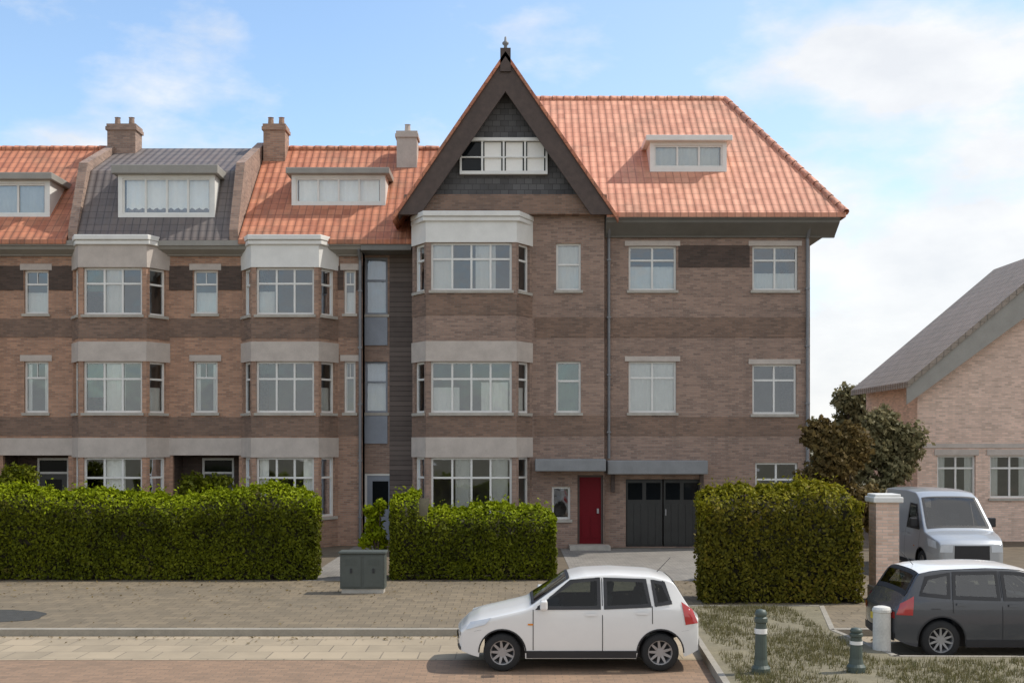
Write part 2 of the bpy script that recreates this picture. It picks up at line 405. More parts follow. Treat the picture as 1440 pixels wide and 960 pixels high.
def slab_roof(house, xa, xb, Ye, ze, Yr, zr, mat, name='roof', hip_r=0, back=True, th=.14, xt=None):
    """tiled roof: front and back slope, optional hipped right end"""
    mb = MB(); Yb = 2*Yr-Ye
    A, B = (xa, Ye, ze), (xb, Ye, ze); Cc, D = (xb-hip_r, Yr, zr), (xa if xt is None else xt, Yr, zr); xa = D[0] if xt is not None else xa
    E, G = (xb, Yb, ze), (xa, Yb, ze)
    def sl(pts): mb.prism(pts, (0, 0, -th))
    sl([A, B, Cc, D]); sl([D, Cc, E, G])
    if hip_r: sl([B, E, Cc])
    r = mb.build(name, mat, house)
    rm = MB(); n = max(2, int((xb-hip_r-xa)/.4))
    for i in range(n):
        x0 = xa+(xb-hip_r-xa)*i/n; x1 = xa+(xb-hip_r-xa)*(i+1)/n
        rm.tube((x0, Yr, zr-.02), (x1+.03, Yr, zr-.02), .125, .105, 8)
    if hip_r:
        n = 18
        for P0 in (B, E):
            for i in range(n):
                p = Vector(P0).lerp(Vector(Cc), i/n); q = Vector(P0).lerp(Vector(Cc), (i+1)/n)
                rm.tube(p, q, .12, .1, 8)
    rm.build('ridge_tiles', mat, r, smooth=True)
    return r

def chimney(roof, xa, xb, Y, z0, z1, mat, pots=2):
    mb = MB(); d = .35
    mb.box(xa, xb, Y-d, Y+d, z0, z1-.22); mb.box(xa-.05, xb+.05, Y-d-.05, Y+d+.05, z1-.22, z1-.1)
    mb.box(xa-.02, xb+.02, Y-d-.02, Y+d+.02, z1-.1, z1)
    for i in range(pots):
        x = xa+(xb-xa)*(i+.5)/pots
        mb.lathe([(.11, 0), (.09, .28), (.11, .3), (.07, .3)], 10, (x, Y, z1))
    mb.build('chimney', mat, roof)

def dormer(house, roof, pa, pb, pt, pbm, Yd, depth, mat_side='lead', lights=3, fr='white', hood=.2, curt=True, rmat=None):
    xa, xb = PX(pa, Yd), PX(pb, Yd); zt, zb = PZ(pt, Yd), PZ(pbm, Yd)
    P = Panel((xa, Yd), (xb, Yd)); mb = MB()
    h = (.14, P.w-.14, zb+.12, zt-.1)
    P.wall(mb, zb-.3, zt, [h], .1)
    mb.quad([(xa, Yd, zb-.3), (xa, Yd, zt), (xa, Yd+depth, zt), (xa, Yd+depth, zb-.3)])
    mb.quad([(xb, Yd, zb-.3), (xb, Yd, zt), (xb, Yd+depth, zt), (xb, Yd+depth, zb-.3)])
    mb.quad([(xa, Yd+depth, zb-.3), (xb, Yd+depth, zb-.3), (xb, Yd+depth, zt), (xa, Yd+depth, zt)])
    d = mb.build('dormer', 'white' if fr == 'white' else mat_side, house)
    r = MB(); r.box(xa-.15, xb+.15, Yd-.22, Yd+depth, zt+.002, zt+hood); r.build('dormer_roof', rmat or mat_side, d, bevel=.02)
    w = window(house, P, h, lights, .97, [('curtain', .03, .97, .02, .98)] if curt else None, fr, .06, .05, sill=False)
    return d

def gutter(house, xa, xb, Y, z, m='cornice', depth=.5, ht=.42):
    mb = MB()
    mb.prism([(xa, Y-depth, z), (xa, Y-depth, z-.16), (xa, Y-depth+.06, z-.18), (xa, Y-depth+.1, z-.26), (xa, Y-.12, z-ht+.04), (xa, Y-.1, z-ht), (xa, Y+.02, z-ht), (xa, Y+.02, z)], (xb-xa, 0, 0))
    return mb.build('cornice', m, house)
def downpipe(house, x, Y, z0, z1):
    mb = MB(); mb.tube((x, Y-.09, z0), (x, Y-.09, z1), .05, .05, 10)
    mb.tube((x, Y-.09, z1), (x, Y-.4, z1+.3), .05, .05, 10)
    for z in np.arange(z0+.8, z1, 1.8): mb.box(x-.065, x+.065, Y-.15, Y, z, z+.05)
    mb.build('downpipe', 'steel', house)
def shell(mb, xa, xb, Yf, Yb, z1):
    mb.quad([(xa, Yf, 0), (xa, Yb, 0), (xa, Yb, z1), (xa, Yf, z1)]); mb.quad([(xb, Yf, 0), (xb, Yb, 0), (xb, Yb, z1), (xb, Yf, z1)])
    mb.quad([(xa, Yb, 0), (xb, Yb, 0), (xb, Yb, z1), (xa, Yb, z1)])
def floors(house, xa, xb, Yf, Yb, zs):
    mb = MB()
    for z in zs: mb.box(xa+.1, xb-.1, Yf+.18, Yb-.1, z-.12, z)
    mb.box(xa+.1, xb-.1, Yf+3.6, Yf+3.7, 0, zs[-1]-.12)
    mb.build('floor_slab', 'interior', house)

Y0 = 36.36
TOP, MID, GRD = (376, 442), (508, 580), (643, 727)
def U(px, xa, Y=Y0): return PX(px, Y)-xa
def hole(a, b, r, xa, Y=Y0): return (U(a, xa, Y), U(b, xa, Y), PZ(r[1], Y), PZ(r[0], Y))

EZ = PZ(338, Y0-.5)
def row_house(label, pa, pb, mat, roofmat, baypx, narrow, porch, curt, roof_kind, doorcol, tb='cream'):
    xa, xb = PX(pa, Y0), PX(pb, Y0)
    house = thing('terraced_house', label, 'house', ((xa+xb)/2, Y0, 0), 'houses of the brick terrace')
    P = Panel((xa, Y0), (xb, Y0)); holes = []
    nh = [hole(narrow[0], narrow[1], r, xa) for r in ((380, 441), MID)]
    holes += nh
    ph = None
    if porch:
        ph = hole(porch[0], porch[1], (640, 766), xa); ph = (ph[0], ph[1], 0.12, ph[3]); holes.append(ph)
    bh = None
    if baypx:
        bh = (U(baypx[0]+7, xa), U(baypx[1]-7, xa), .3, PZ(360, Y0)); holes.append(bh)
    mb = MB(); P.wall(mb, 0, EZ-.1, holes); shell(mb, xa, xb, Y0, Y0+9, EZ-.1)
    mb.build('wall', mat, house)
    floors(house, xa, xb, Y0, Y0+9, [.1, 3.35, 6.45, EZ-.15])
    for i, h in enumerate(nh): window(house, P, h, 1, .68, [CUR[2], CUR[1]][i % 2], muntin=1)
    # bands, and a dark strip painting in eaves shade, between the wall openings
    segs = []
    u = 0
    blocks = sorted([(U(baypx[0], xa), U(baypx[1], xa))] if baypx else [])
    for a, b in blocks:
        if a > u+.05: segs.append((u, a))
        u = b
    if P.w > u+.05: segs.append((u, P.w))
    for a, b in segs:
        for z0, z1 in ((PZ(474, Y0), PZ(448, Y0)), (PZ(612, Y0), PZ(586, Y0))):
            strip(house, 'string_course', P, a+.004, b-.004, z0, z1, .02, 'brick_band')
        na, nb = nh[0][0], nh[0][1]
        for c, d in ((a, na-.02), (nb+.02, b)):
            if d > c+.1 and d <= b+.01 and c >= a-.01: strip(house, 'shaded_frieze', P, c+.004, d-.004, PZ(408, Y0), PZ(374, Y0), .03, 'brick_dark')
        for h in nh:
            if a-.01 < h[0] < b: strip(house, 'lintel', P, h[0]-.12, h[1]+.12, h[3]+.003, h[3]+.2, .035, 'cream')
    if porch:   # recessed porch with a panelled door
        q = MB(); d = 1.1
        x0, x1 = xa+ph[0], xa+ph[1]; zt = ph[3]
        q.quad([(x0, Y0+.16, .12), (x0, Y0+d, .12), (x0, Y0+d, zt), (x0, Y0+.16, zt)]); q.quad([(x1, Y0+.16, .12), (x1, Y0+d, .12), (x1, Y0+d, zt), (x1, Y0+.16, zt)])
        q.quad([(x0, Y0+.16, zt), (x1, Y0+.16, zt), (x1, Y0+d, zt), (x0, Y0+d, zt)]); q.quad([(x0, Y0-.01, .12), (x1, Y0-.01, .12), (x1, Y0+d, .12), (x0, Y0+d, .12)])
        PB = Panel((x0, Y0+d), (x1, Y0+d)); w = x1-x0
        PB.wall(q, .12, zt, [(w*.3, w*.3+1.05, .12, zt-.1)], .15); q.build('porch', 'brick_dark', house)
        door(house, PB, (w*.3, w*.3+1.05, .12, zt-.1), doorcol, True, .06)
        strip(house, 'lintel', P, ph[0]-.15, ph[1]+.15, ph[3]+.004, ph[3]+.55, .04, 'cream')
        st = MB(); st.box(x0, x1, Y0-.5, Y0-.02, 0, .11); st.build('step', 'stone', house)
    if baypx: bay(house, None, baypx[0], baypx[1], Y0, .75, 338, [TOP, MID, GRD], mat, 3, curt, topband=tb)
    e = gutter(house, xa+.002, xb-.002, Y0, EZ)
    Yr, zr = Y0+3.6, 13.62
    if roof_kind == 'plain':
        roof = slab_roof(house, xa+.01, xb-.01, Y0-.55, EZ+.02, Yr, zr, roofmat)
    else:       # steep lower slope, then flatter, between two parapets
        mb = MB(); k = (Y0+.75, PZ(240, Y0+.75)); Yb = Y0+8.5
        pr = [(Y0-.5, EZ+.01), k, (Yr, zr), (Yb, EZ)]
        for (a, b) in zip(pr, pr[1:]):
            mb.prism([(xa+.3, a[0], a[1]), (xb-.3, a[0], a[1]), (xb-.3, b[0], b[1]), (xa+.3, b[0], b[1])], (0, .1, -.1))
        roof = mb.build('roof', roofmat, house)
        for x in (xa+.02, xb-.3):
            pm = MB(); pp = [(x, Y0-.42, EZ-.15), (x, Y0-.42, EZ+.35), (x, k[0]-.25, k[1]+.2), (x, Yr, zr+.2), (x, Yb, EZ+.2), (x, Yb, EZ-.15)]
            pm.prism(pp, (.28, 0, 0)); pm.build('parapet', 'brick_dull', house)
    return house, roof, xa, xb, P

# house at the left edge
curtA = [[('curtain', .34, .66, .02, .98), ('blind', .02, .3, .5, .98)], [('curtain', .36, .68, .02, .98), ('blind', .04, .3, .3, .98)], [('curtain', .36, .68, .02, .98)]]
curtB = [[('curtain', .02, .3, .02, .5)], None, [('curtain', .04, .2, .02, .98), ('curtain', .8, .96, .02, .98)]]
h1, r1, *_ = row_house('brick terraced house at the left edge, orange tiled roof and wide pale dormer', -160, 102, 'brick_warm', 'tile', (-140, -8), (34, 68), (4, 96), curtB, 'plain', 'door_dark')
dormer(h1, r1, -95, 70, 254, 306, Y0+.4, 2.6, 'cornice', 4, hood=.22)
h2, r2, *_ = row_house('brick terraced house with grey tiled roof between parapets and cream flat dormer', 102, 340, 'brick_warm', 'tile_grey', (102, 238), (272, 306), (243, 336), curtA, 'mansard', 'door_dark')
dormer(h2, r2, 166, 302, 246, 306, Y0-.1, 2.6, 'cornice', 4, hood=.28)
h3, r3, xa3, xb3, P3 = row_house('brick terraced house with orange tiled roof, beside the large dark gable', 340, 510, 'brick', 'tile', (340, 475), (484, 500), None, curtB, 'plain', 'door_dark', 'white')
chimney(r2, PX(160, Y0+3.6), PX(199, Y0+3.6), Y0+3.3, 12.4, PZ(178, Y0+3.3), 'brick_dull')
chimney(r3, PX(376, Y0+3.6), PX(406, Y0+3.6), Y0+3.3, 12.6, PZ(178, Y0+3.3), 'brick', 2)
dormer(h3, r3, 410, 542, 246, 290, Y0+.9, 2.6, 'cornice', 4, hood=.2)
chimney(r3, PX(560, Y0+3.2), PX(588, Y0+3.2), Y0+3.0, 11.9, PZ(188, Y0+3.0), 'cream', 1)
# roof and recess between house three and the gable
xr0, xr1 = PX(510, Y0), PX(580, Y0)
slab_roof(h3, xr0-.01, xr1+.6, Y0-.55, EZ+.02, Y0+3.6, 13.62, 'tile', name='roof')
mb = MB(); PR = Panel((xr0, Y0+.5), (xr1, Y0+.5))
rh = [hole(513, 545, r, xr0, Y0+.5) for r in ((362, 442), (508, 580), (640, 690))]
dh = (rh[0][0], rh[0][0]+1.0, .1, 2.3)
rh = rh[:2]
PR.wall(mb, 0, EZ, rh+[dh]); mb.quad([(xr0, Y0, 0), (xr0, Y0+.5, 0), (xr0, Y0+.5, EZ), (xr0, Y0, EZ)])
bwm = MB(); bwm.quad([(xr0, Y0+9, 0), (xr1, Y0+9, 0), (xr1, Y0+9, EZ), (xr0, Y0+9, EZ)])
mb.build('stair_wall', 'brick_dull', h3)
mb = bwm; mb.build('back_wall', 'brick_dull', h3)
for h in rh:
    window(h3, PR, h, 1, .6, [('net', .04, .96, .0, .97)], 'bluegrey', label='blue grey stairwell window')
    strip(h3, 'spandrel_panel', PR, h[0], h[1], h[2]-1.0, h[2]-.1, .05, 'bluegrey')
strip(h3, 'boarding', PR, U(548, xr0, Y0+.5), PR.w-.004, .1, EZ-.2, .04, 'board')
door(h3, PR, dh, 'bluegrey', True, .05, label='blue grey front door in the recess')
mb = MB(); mb.box(xr0, xr1, Y0-.5, Y0+.5, EZ-.3, EZ-.005); mb.build('cornice', 'cornice_dark', h3)
downpipe(h3, PX(507, Y0), Y0, .1, EZ-.55)

# ------------------------------------------------------------------ the gabled house
YG = 35.5
xa, xb = PX(580, YG), PX(850, YG); cx = PX(711, YG)
h4 = thing('gabled_house', 'tall brick house with steep dark timber gable, white window band and red door', 'house', ((xa+xb)/2, YG, 0), 'houses of the brick terrace')
P = Panel((xa, YG), (xb, YG)); zE = PZ(303, YG)
nw = [hole(782, 817, r, xa, YG) for r in ((342, 408), (508, 580))]
rd = hole(812, 852, (676, 770), xa, YG); rd = (rd[0], P.w-.03, .14, 2.15+.14)
sw = hole(776, 802, (684, 730), xa, YG)
bh = (U(590, xa, YG), U(738, xa, YG), .3, PZ(330, YG))
mb = MB(); P.wall(mb, 0, zE, nw+[rd, sw, bh]); shell(mb, xa, xb, YG, YG+9, zE); mb.build('wall', 'brick_dull', h4)
floors(h4, xa, xb, YG, YG+9, [.1, 3.35, 6.45, zE-.1])
window(h4, P, nw[0], 1, .55, [('curtain', .05, .95, .0, .95)]); window(h4, P, nw[1], 1, .62, [('blind', .05, .95, .0, .95)])
window(h4, P, sw, 1, .97, None)
for z0, z1 in ((PZ(474, YG), PZ(446, YG)), (PZ(612, YG), PZ(584, YG))):
    strip(h4, 'string_course', P, U(752, xa, YG), P.w-.004, z0, z1, .02, 'brick_band')
door(h4, P, rd, 'door_red', False, .12, label='red front door', fcol='timber')
st = MB(); st.box(PX(800, YG), PX(856, YG), YG-.7, YG-.02, 0, .13); st.build('step', 'stone', h4)
bay(h4, None, 580, 748, YG, .75, 305, [(341, 408), MID, GRD], 'brick_dull', 4,
    [[('curtain', .0, .25, .02, .98), ('curtain', .55, .80, .02, .98)], [('curtain', .02, .35, .0, .5), ('curtain', .62, .95, .0, .6)], [('curtain', .3, .5, 0, .98), ('curtain', .75, .95, 0, .98)]], topband='white')
# gable: slate field, timber edge boards, beam, window
zA = PZ(87, YG); hw = (PX(860, YG)-PX(568, YG))/2; zb = PZ(300, YG)
g = MB(); g.prism([(cx-hw, YG-.08, zE), (cx+hw, YG-.08, zE), (cx, YG-.08, zA-.1)], (0, .12, 0)); gab = g.build('gable', 'slate', h4)
for s in (-1, 1):
    b = MB(); sl = Vector((s*hw, 0, zb-zA)).normalized(); pn = Vector((-s*sl.z*s, 0, 0))
    wv = .95
    a0 = Vector((cx, YG-.55, zA)); a1 = Vector((cx+s*hw*1.03, YG-.55, zA+(zb-zA)*1.03))
    b.prism([a0, a1, a1+Vector((-s*wv*.75, 0, -.0)), a0+Vector((0, 0, -wv*1.15))], (0, .09, 0))
    b.build('barge_board', 'timber', h4)
    rf = MB(); th = .16
    q0 = (cx, YG-.62, zA+.12); q1 = (cx+s*hw*1.07, YG-.62, zA+.12+(zb-zA)*1.07)
    rf.prism([q0, q1, (q1[0], YG+9, q1[2]), (q0[0], YG+9, q0[2])], (0, 0, -th)); rf.build('roof', 'tile', h4)
    so = MB(); so.prism([(cx, YG-.45, zA-.08), (cx+s*hw*1.02, YG-.45, zA-.08+(zb-zA)*1.02), (cx+s*hw*1.02, YG-.02, zA-.08+(zb-zA)*1.02), (cx, YG-.02, zA-.08)], (0, 0, -.06)); so.build('soffit', 'timber', h4)
b = MB(); b.box(cx-hw*.97, cx+hw*.97, YG-.3, YG-.083, PZ(304, YG), PZ(276, YG)); b.build('beam', 'brick_band', h4, bevel=.02)
PG = Panel((cx-1.42, YG-.1), (cx+1.3, YG-.1)); z0, z1 = PZ(243, YG), PZ(201, YG)
fm = MB(); PG.box(fm, .0, 2.72, z1, z1+.1, 0, .16); PG.box(fm, 0, 2.72, z0-.1, z0, 0, .16)
for i in range(5): PG.box(fm, i*.665, i*.665+.06, z0, z1, 0, .12)
for i in range(4): PG.box(fm, i*.665+.06, i*.665+.665, z0+.42, z0+.46, .02, .1)
w = fm.build('window', 'white', h4); pm = MB()
PG.box(pm, .06, 2.66, z0, z1, -.0, .03); pm.build('pane', 'car_glass', w)
cu = MB()
for i in (1, 2, 3): PG.box(cu, i*.665+.1, i*.665+.62, z0+.02, z1-.02, .031, .036)
cu.build('curtain', 'curtain', w)
f = MB(); f.lathe([(.0, .46), (.03, .44), (.04, .32), (.1, .27), (.1, .22), (.05, .17), (.06, 0), (.1, -.1)], 10, (cx, YG-.5, zA+.15)); f.build('finial', 'lead', h4, smooth=True)
f = MB(); f.box(cx-.16, cx+.16, YG-.62, YG-.36, zA-.5, zA+.22); f.build('king_post', 'timber', h4)
# flat lead canopy over the door and the garage of the next house
# ------------------------------------------------------------------ hipped house at the right end
YH = 35.8
xa5, xb5 = PX(850, YH)+.01, PX(1139, YH)
h5 = thing('end_house', 'end of terrace brick house under bright orange hipped roof, black garage doors', 'house', ((xa5+xb5)/2, YH, 0), 'houses of the brick terrace')
P = Panel((xa5, YH), (xb5, YH)); zE5 = PZ(318, YH)
ws = [hole(884, 951, (346, 408), xa5, YH), hole(1058, 1122, (346, 408), xa5, YH), hole(884, 951, (508, 580), xa5, YH), hole(1058, 1120, (512, 582), xa5, YH)]
gd = (U(880, xa5, YH), U(986, xa5, YH), .02, 2.15); gw = hole(1062, 1122, (650, 725), xa5, YH)
mb = MB(); P.wall(mb, 0, zE5, ws+[gd, gw], .22); shell(mb, xa5, xb5, YH, YH+9.4, zE5); mb.build('wall', 'brick_dull', h5)
floors(h5, xa5, xb5, YH, YH+9.4, [.01, 3.35, 6.45, zE5-.1])
for h, c in zip(ws, ([('curtain', .03, .97, .0, .55)], [('curtain', .03, .97, .0, .4)], [('curtain', .04, .96, .02, .98)], None)):
    window(h5, P, h, 2, .68, c); strip(h5, 'lintel', P, h[0]-.12, h[1]+.12, h[3]+.003, h[3]+.16, .03, 'cream')
window(h5, P, gw, 2, .68, None)
for z0, z1 in ((PZ(474, YH), PZ(446, YH)), (PZ(612, YH), PZ(586, YH))):
    strip(h5, 'string_course', P, .004, P.w-.004, z0, z1, .02, 'brick_band')
strip(h5, 'shaded_frieze', P, U(954, xa5, YH), U(1054, xa5, YH), PZ(376, YH), PZ(345, YH), .02, 'brick_dark')  # strip coloured dark to paint in the shade below the cornice
gm = MB(); gwid = gd[1]-gd[0]
for i in range(2):
    a = gd[0]+gwid*i/2+.02; b = gd[0]+gwid*(i+1)/2-.02
    P.box(gm, a, b, .03, 2.13, -.16, -.11)
    for j in range(5):
        c = a+(b-a)*j/5; P.box(gm, c+.012, c+(b-a)/5-.012, .08, 1.35, -.12, -.095)
    for j in range(2):
        c = a+(b-a)*j/2; P.box(gm, c+.06, c+(b-a)/2-.06, 1.5, 2.03, -.12, -.1, 1)
gdo = gm.build('garage_door', ['door_dark', 'car_glass'], h5)
k = MB(); P.box(k, gd[0]+gwid/2+.06, gd[0]+gwid/2+.1, 1., 1.2, -.1, -.05); k.build('handle', 'rim', gdo)
cn = MB(); P.box(cn, .03, U(990, xa5, YH), 2.32, 2.75, -.02, .75); cn.build('canopy', 'lead', h5, bevel=.03)
cn = MB()
for u in (.25, U(986, xa5, YH)): P.box(cn, u-.06, u+.06, 1.75, 2.318, -.005, .12)
cn.build('bracket', 'timber', h5)
cn = MB(); cn.box(PX(752, YG), xa5-.05, YG-.78, YG+.01, 2.42, 2.8); cn.build('canopy', 'lead', h4, bevel=.03)
gutter(h5, xa5, xb5+.75, YH, zE5+.25, 'cornice_dark', .75, .62)
ro = slab_roof(h5, PX(854, YH-.8), xb5+.9, YH-.8, zE5+.27, YH+4.75, 15.55, 'tile_pale', hip_r=2.7, xt=PX(748, YH))
dormer(h5, ro, 914, 1022, 200, 240, YH+1.0, 2.2, 'cornice', 3, hood=.18, rmat='white')
cm = MB(); cm.box(xb5+.0, xb5+.8, YH-.1, YH+9.5, zE5-.1, zE5+.15); cm.build('soffit', 'cornice_dark', h5)
downpipe(h5, xb5-.1, YH, .1, zE5-.4); downpipe(h5, xa5+.12, YH, 2.8, zE5-.4)

# ------------------------------------------------------------------ pale house at the right
YR = 38.
xl, xrr = PX(1290, YR), PX(1712, YR); cxr = (xl+xrr)/2
h6 = thing('pink_house', 'pale pink brick house at right with brown grey gabled roof', 'house', (cxr, YR, 0))
P = Panel((xl, YR), (xrr, YR)); zE6 = PZ(526, YR); zA6 = PZ(348, YR)
mb = MB(); wsr = [hole(1318, 1372, (640, 700), xl, YR), hole(1392, 1450, (640, 700), xl, YR), hole(1500, 1580, (640, 700), xl, YR)]
up = hole(1396, 1436, (500, 560), xl, YR)
P.wall(mb, 0, zE6, wsr); 
mb.quad([(xl, YR, zE6), (xrr, YR, zE6), (cxr, YR, zA6)])
shell(mb, xl, xrr, YR, YR+5.5, zE6); mb.build('wall', 'brick_pink', h6)
for h in wsr:
    window(h6, P, h, 2, .7, CUR[1]); strip(h6, 'lintel', P, h[0]-.1, h[1]+.1, h[3]+.004, h[3]+.2, .03, 'cream')
floors(h6, xl, xrr, YR, YR+5.5, [.05, 2.95])
for s in (-1, 1):
    rf = MB(); hw6 = (xrr-xl)/2; k = 1.1
    q0 = (cxr, YR-.5, zA6+.15); q1 = (cxr+s*hw6*k, YR-.5, zA6+.15-(zA6-zE6)*k)
    rf.prism([q0, q1, (q1[0], YR+5.8, q1[2]), (q0[0], YR+5.8, q0[2])], (0, 0, -.2)); rf.build('roof', 'tile_house', h6)
    bb = MB(); bb.prism([(q0[0], YR-.44, q0[2]-.205), (q1[0], YR-.44, q1[2]-.205), (q1[0], YR-.44, q1[2]-.75), (q0[0], YR-.44, q0[2]-1.35)], (0, .06, 0)); bb.build('barge_board', 'cornice', h6)
sb = MB(); P.box(sb, .02, P.w-.02, PZ(640, YR)+.25, PZ(640, YR)+.4, -.01, .03); sb.build('string_course', 'cream', h6)

# ------------------------------------------------------------------ ground
def sheet(name, m, x0, x1, y0, y1, z, nx=1):
    mb = MB(); mb.quad([(x0, y0, z), (x1, y0, z), (x1, y1, z), (x0, y1, z)]); return struct(mb.build(name, m))
def slab(name, m, x0, x1, y0, y1, z0, z1):
    mb = MB(); mb.box(x0, x1, y0, y1, z0, z1); return struct(mb.build(name, m))
sheet('ground', 'ground', -900, 900, -300, 1500, -.13)
sheet('road', 'klinker', -80, 80, 6, 17.9, -.12)
sheet('parking_strip', 'slabs', -80, 80, 17.9, 20.1, -.116)
slab('kerb', 'kerb', -80, 80, 20.1, 20.26, -.14, .004)
slab('pavement', 'tilespave', -80, 80, 20.26, 27.2, -.14, 0)
sheet('garden', 'soil', -80, 80, 27.2, 60, -.004)
sheet('forecourt', 'forecourt', PX(800, 30), PX(985, 35), 27.2, YG, .004)
sheet('path', 'forecourt', PX(452, 30), PX(505, 30), 27.2, Y0+1, .003)
mb = MB(); rr = random.Random(3); n = 22
mb.quad([(-10.1+1.25*math.cos(t)*(1+.12*rr.uniform(-1, 1)), 21.6+.9*math.sin(t)*(1+.12*rr.uniform(-1, 1)), .005) for t in [2*math.pi*i/n for i in range(n)]])
struct(mb.build('asphalt_patch', 'asphalt'))
vx0, vx1 = 2.95, 9.5
vp = [(vx0, 15.2), (30, 15.2), (30, 17.0), (5.9, 17.5), (5.6, 20.0), (6.2, 22.9), (3.4, 22.9), (3.2, 20.0)]
mb = MB(); mb.prism([(x, y, -.14) for x, y in vp], (0, 0, .152))
ke = MB()
for i in range(len(vp)):
    p, q = Vector((*vp[i], 0)), Vector((*vp[(i+1) % len(vp)], 0)); d = (q-p).normalized(); nn = Vector((d.y, -d.x, 0))*.08
    ke.prism([p+nn+Vector((0, 0, -.14)), q+nn+d*.08+Vector((0, 0, -.14)), q-nn*.2+Vector((0, 0, -.14)), p-nn*.2+Vector((0, 0, -.14))], (0, 0, .16))
struct(ke.build('verge_kerb', 'kerb'))
struct(mb.build('verge', 'verge'))

# ------------------------------------------------------------------ foliage
rng = np.random.default_rng(5)
def leafmesh(pts, nrm, size, name, mats, parent, extra=None, spread=.9, origin=(0, 0, 0), asp=.55, mi4=None):
    n = len(pts)
    d = nrm+rng.normal(0, spread, (n, 3)); d /= np.linalg.norm(d, axis=1)[:, None]
    a = np.cross(d, rng.normal(0, 1, (n, 3))); a /= np.linalg.norm(a, axis=1)[:, None]+1e-9
    b = np.cross(d, a); s = size*rng.uniform(.45, 1.6, (n, 1))
    V = np.stack([pts-a*s, pts-b*s*asp+d*s*.15, pts+a*s, pts+b*s*asp+d*s*.15], 1).reshape(-1, 3)
    me = bpy.data.meshes.new(name)
    ev, ef = (extra.v, extra.f) if extra else ([], [])
    V = np.concatenate([V, np.array(ev).reshape(-1, 3)]) if ev else V
    V = V-np.array(origin)
    me.vertices.add(len(V)); me.vertices.foreach_set('co', V.astype(np.float32).ravel())
    loops = list(range(4*n)); starts = list(range(0, 4*n, 4)); tot = [4]*n; mi = [0]*n if mi4 is None else [int(v) for v in mi4]
    for f in ef:
        starts.append(len(loops)); tot.append(len(f)); loops += [4*n+i for i in f]; mi.append(1)
    me.loops.add(len(loops)); me.loops.foreach_set('vertex_index', loops)
    me.polygons.add(len(starts)); me.polygons.foreach_set('loop_start', starts); me.polygons.foreach_set('loop_total', tot)
    me.polygons.foreach_set('material_index', mi)
    for m in mats: me.materials.append(M[m])
    me.update(calc_edges=True); me.validate()
    o = bpy.data.objects.new(name, me); C.objects.link(o)
    if parent is not None: o.parent = parent
    else: o.location = origin
    return o
def wob(x, y, s): return .5*math.sin(x*1.9+s)+.3*math.sin(x*4.3+y*2+s*2)+.2*math.sin(x*9.1+s*5)
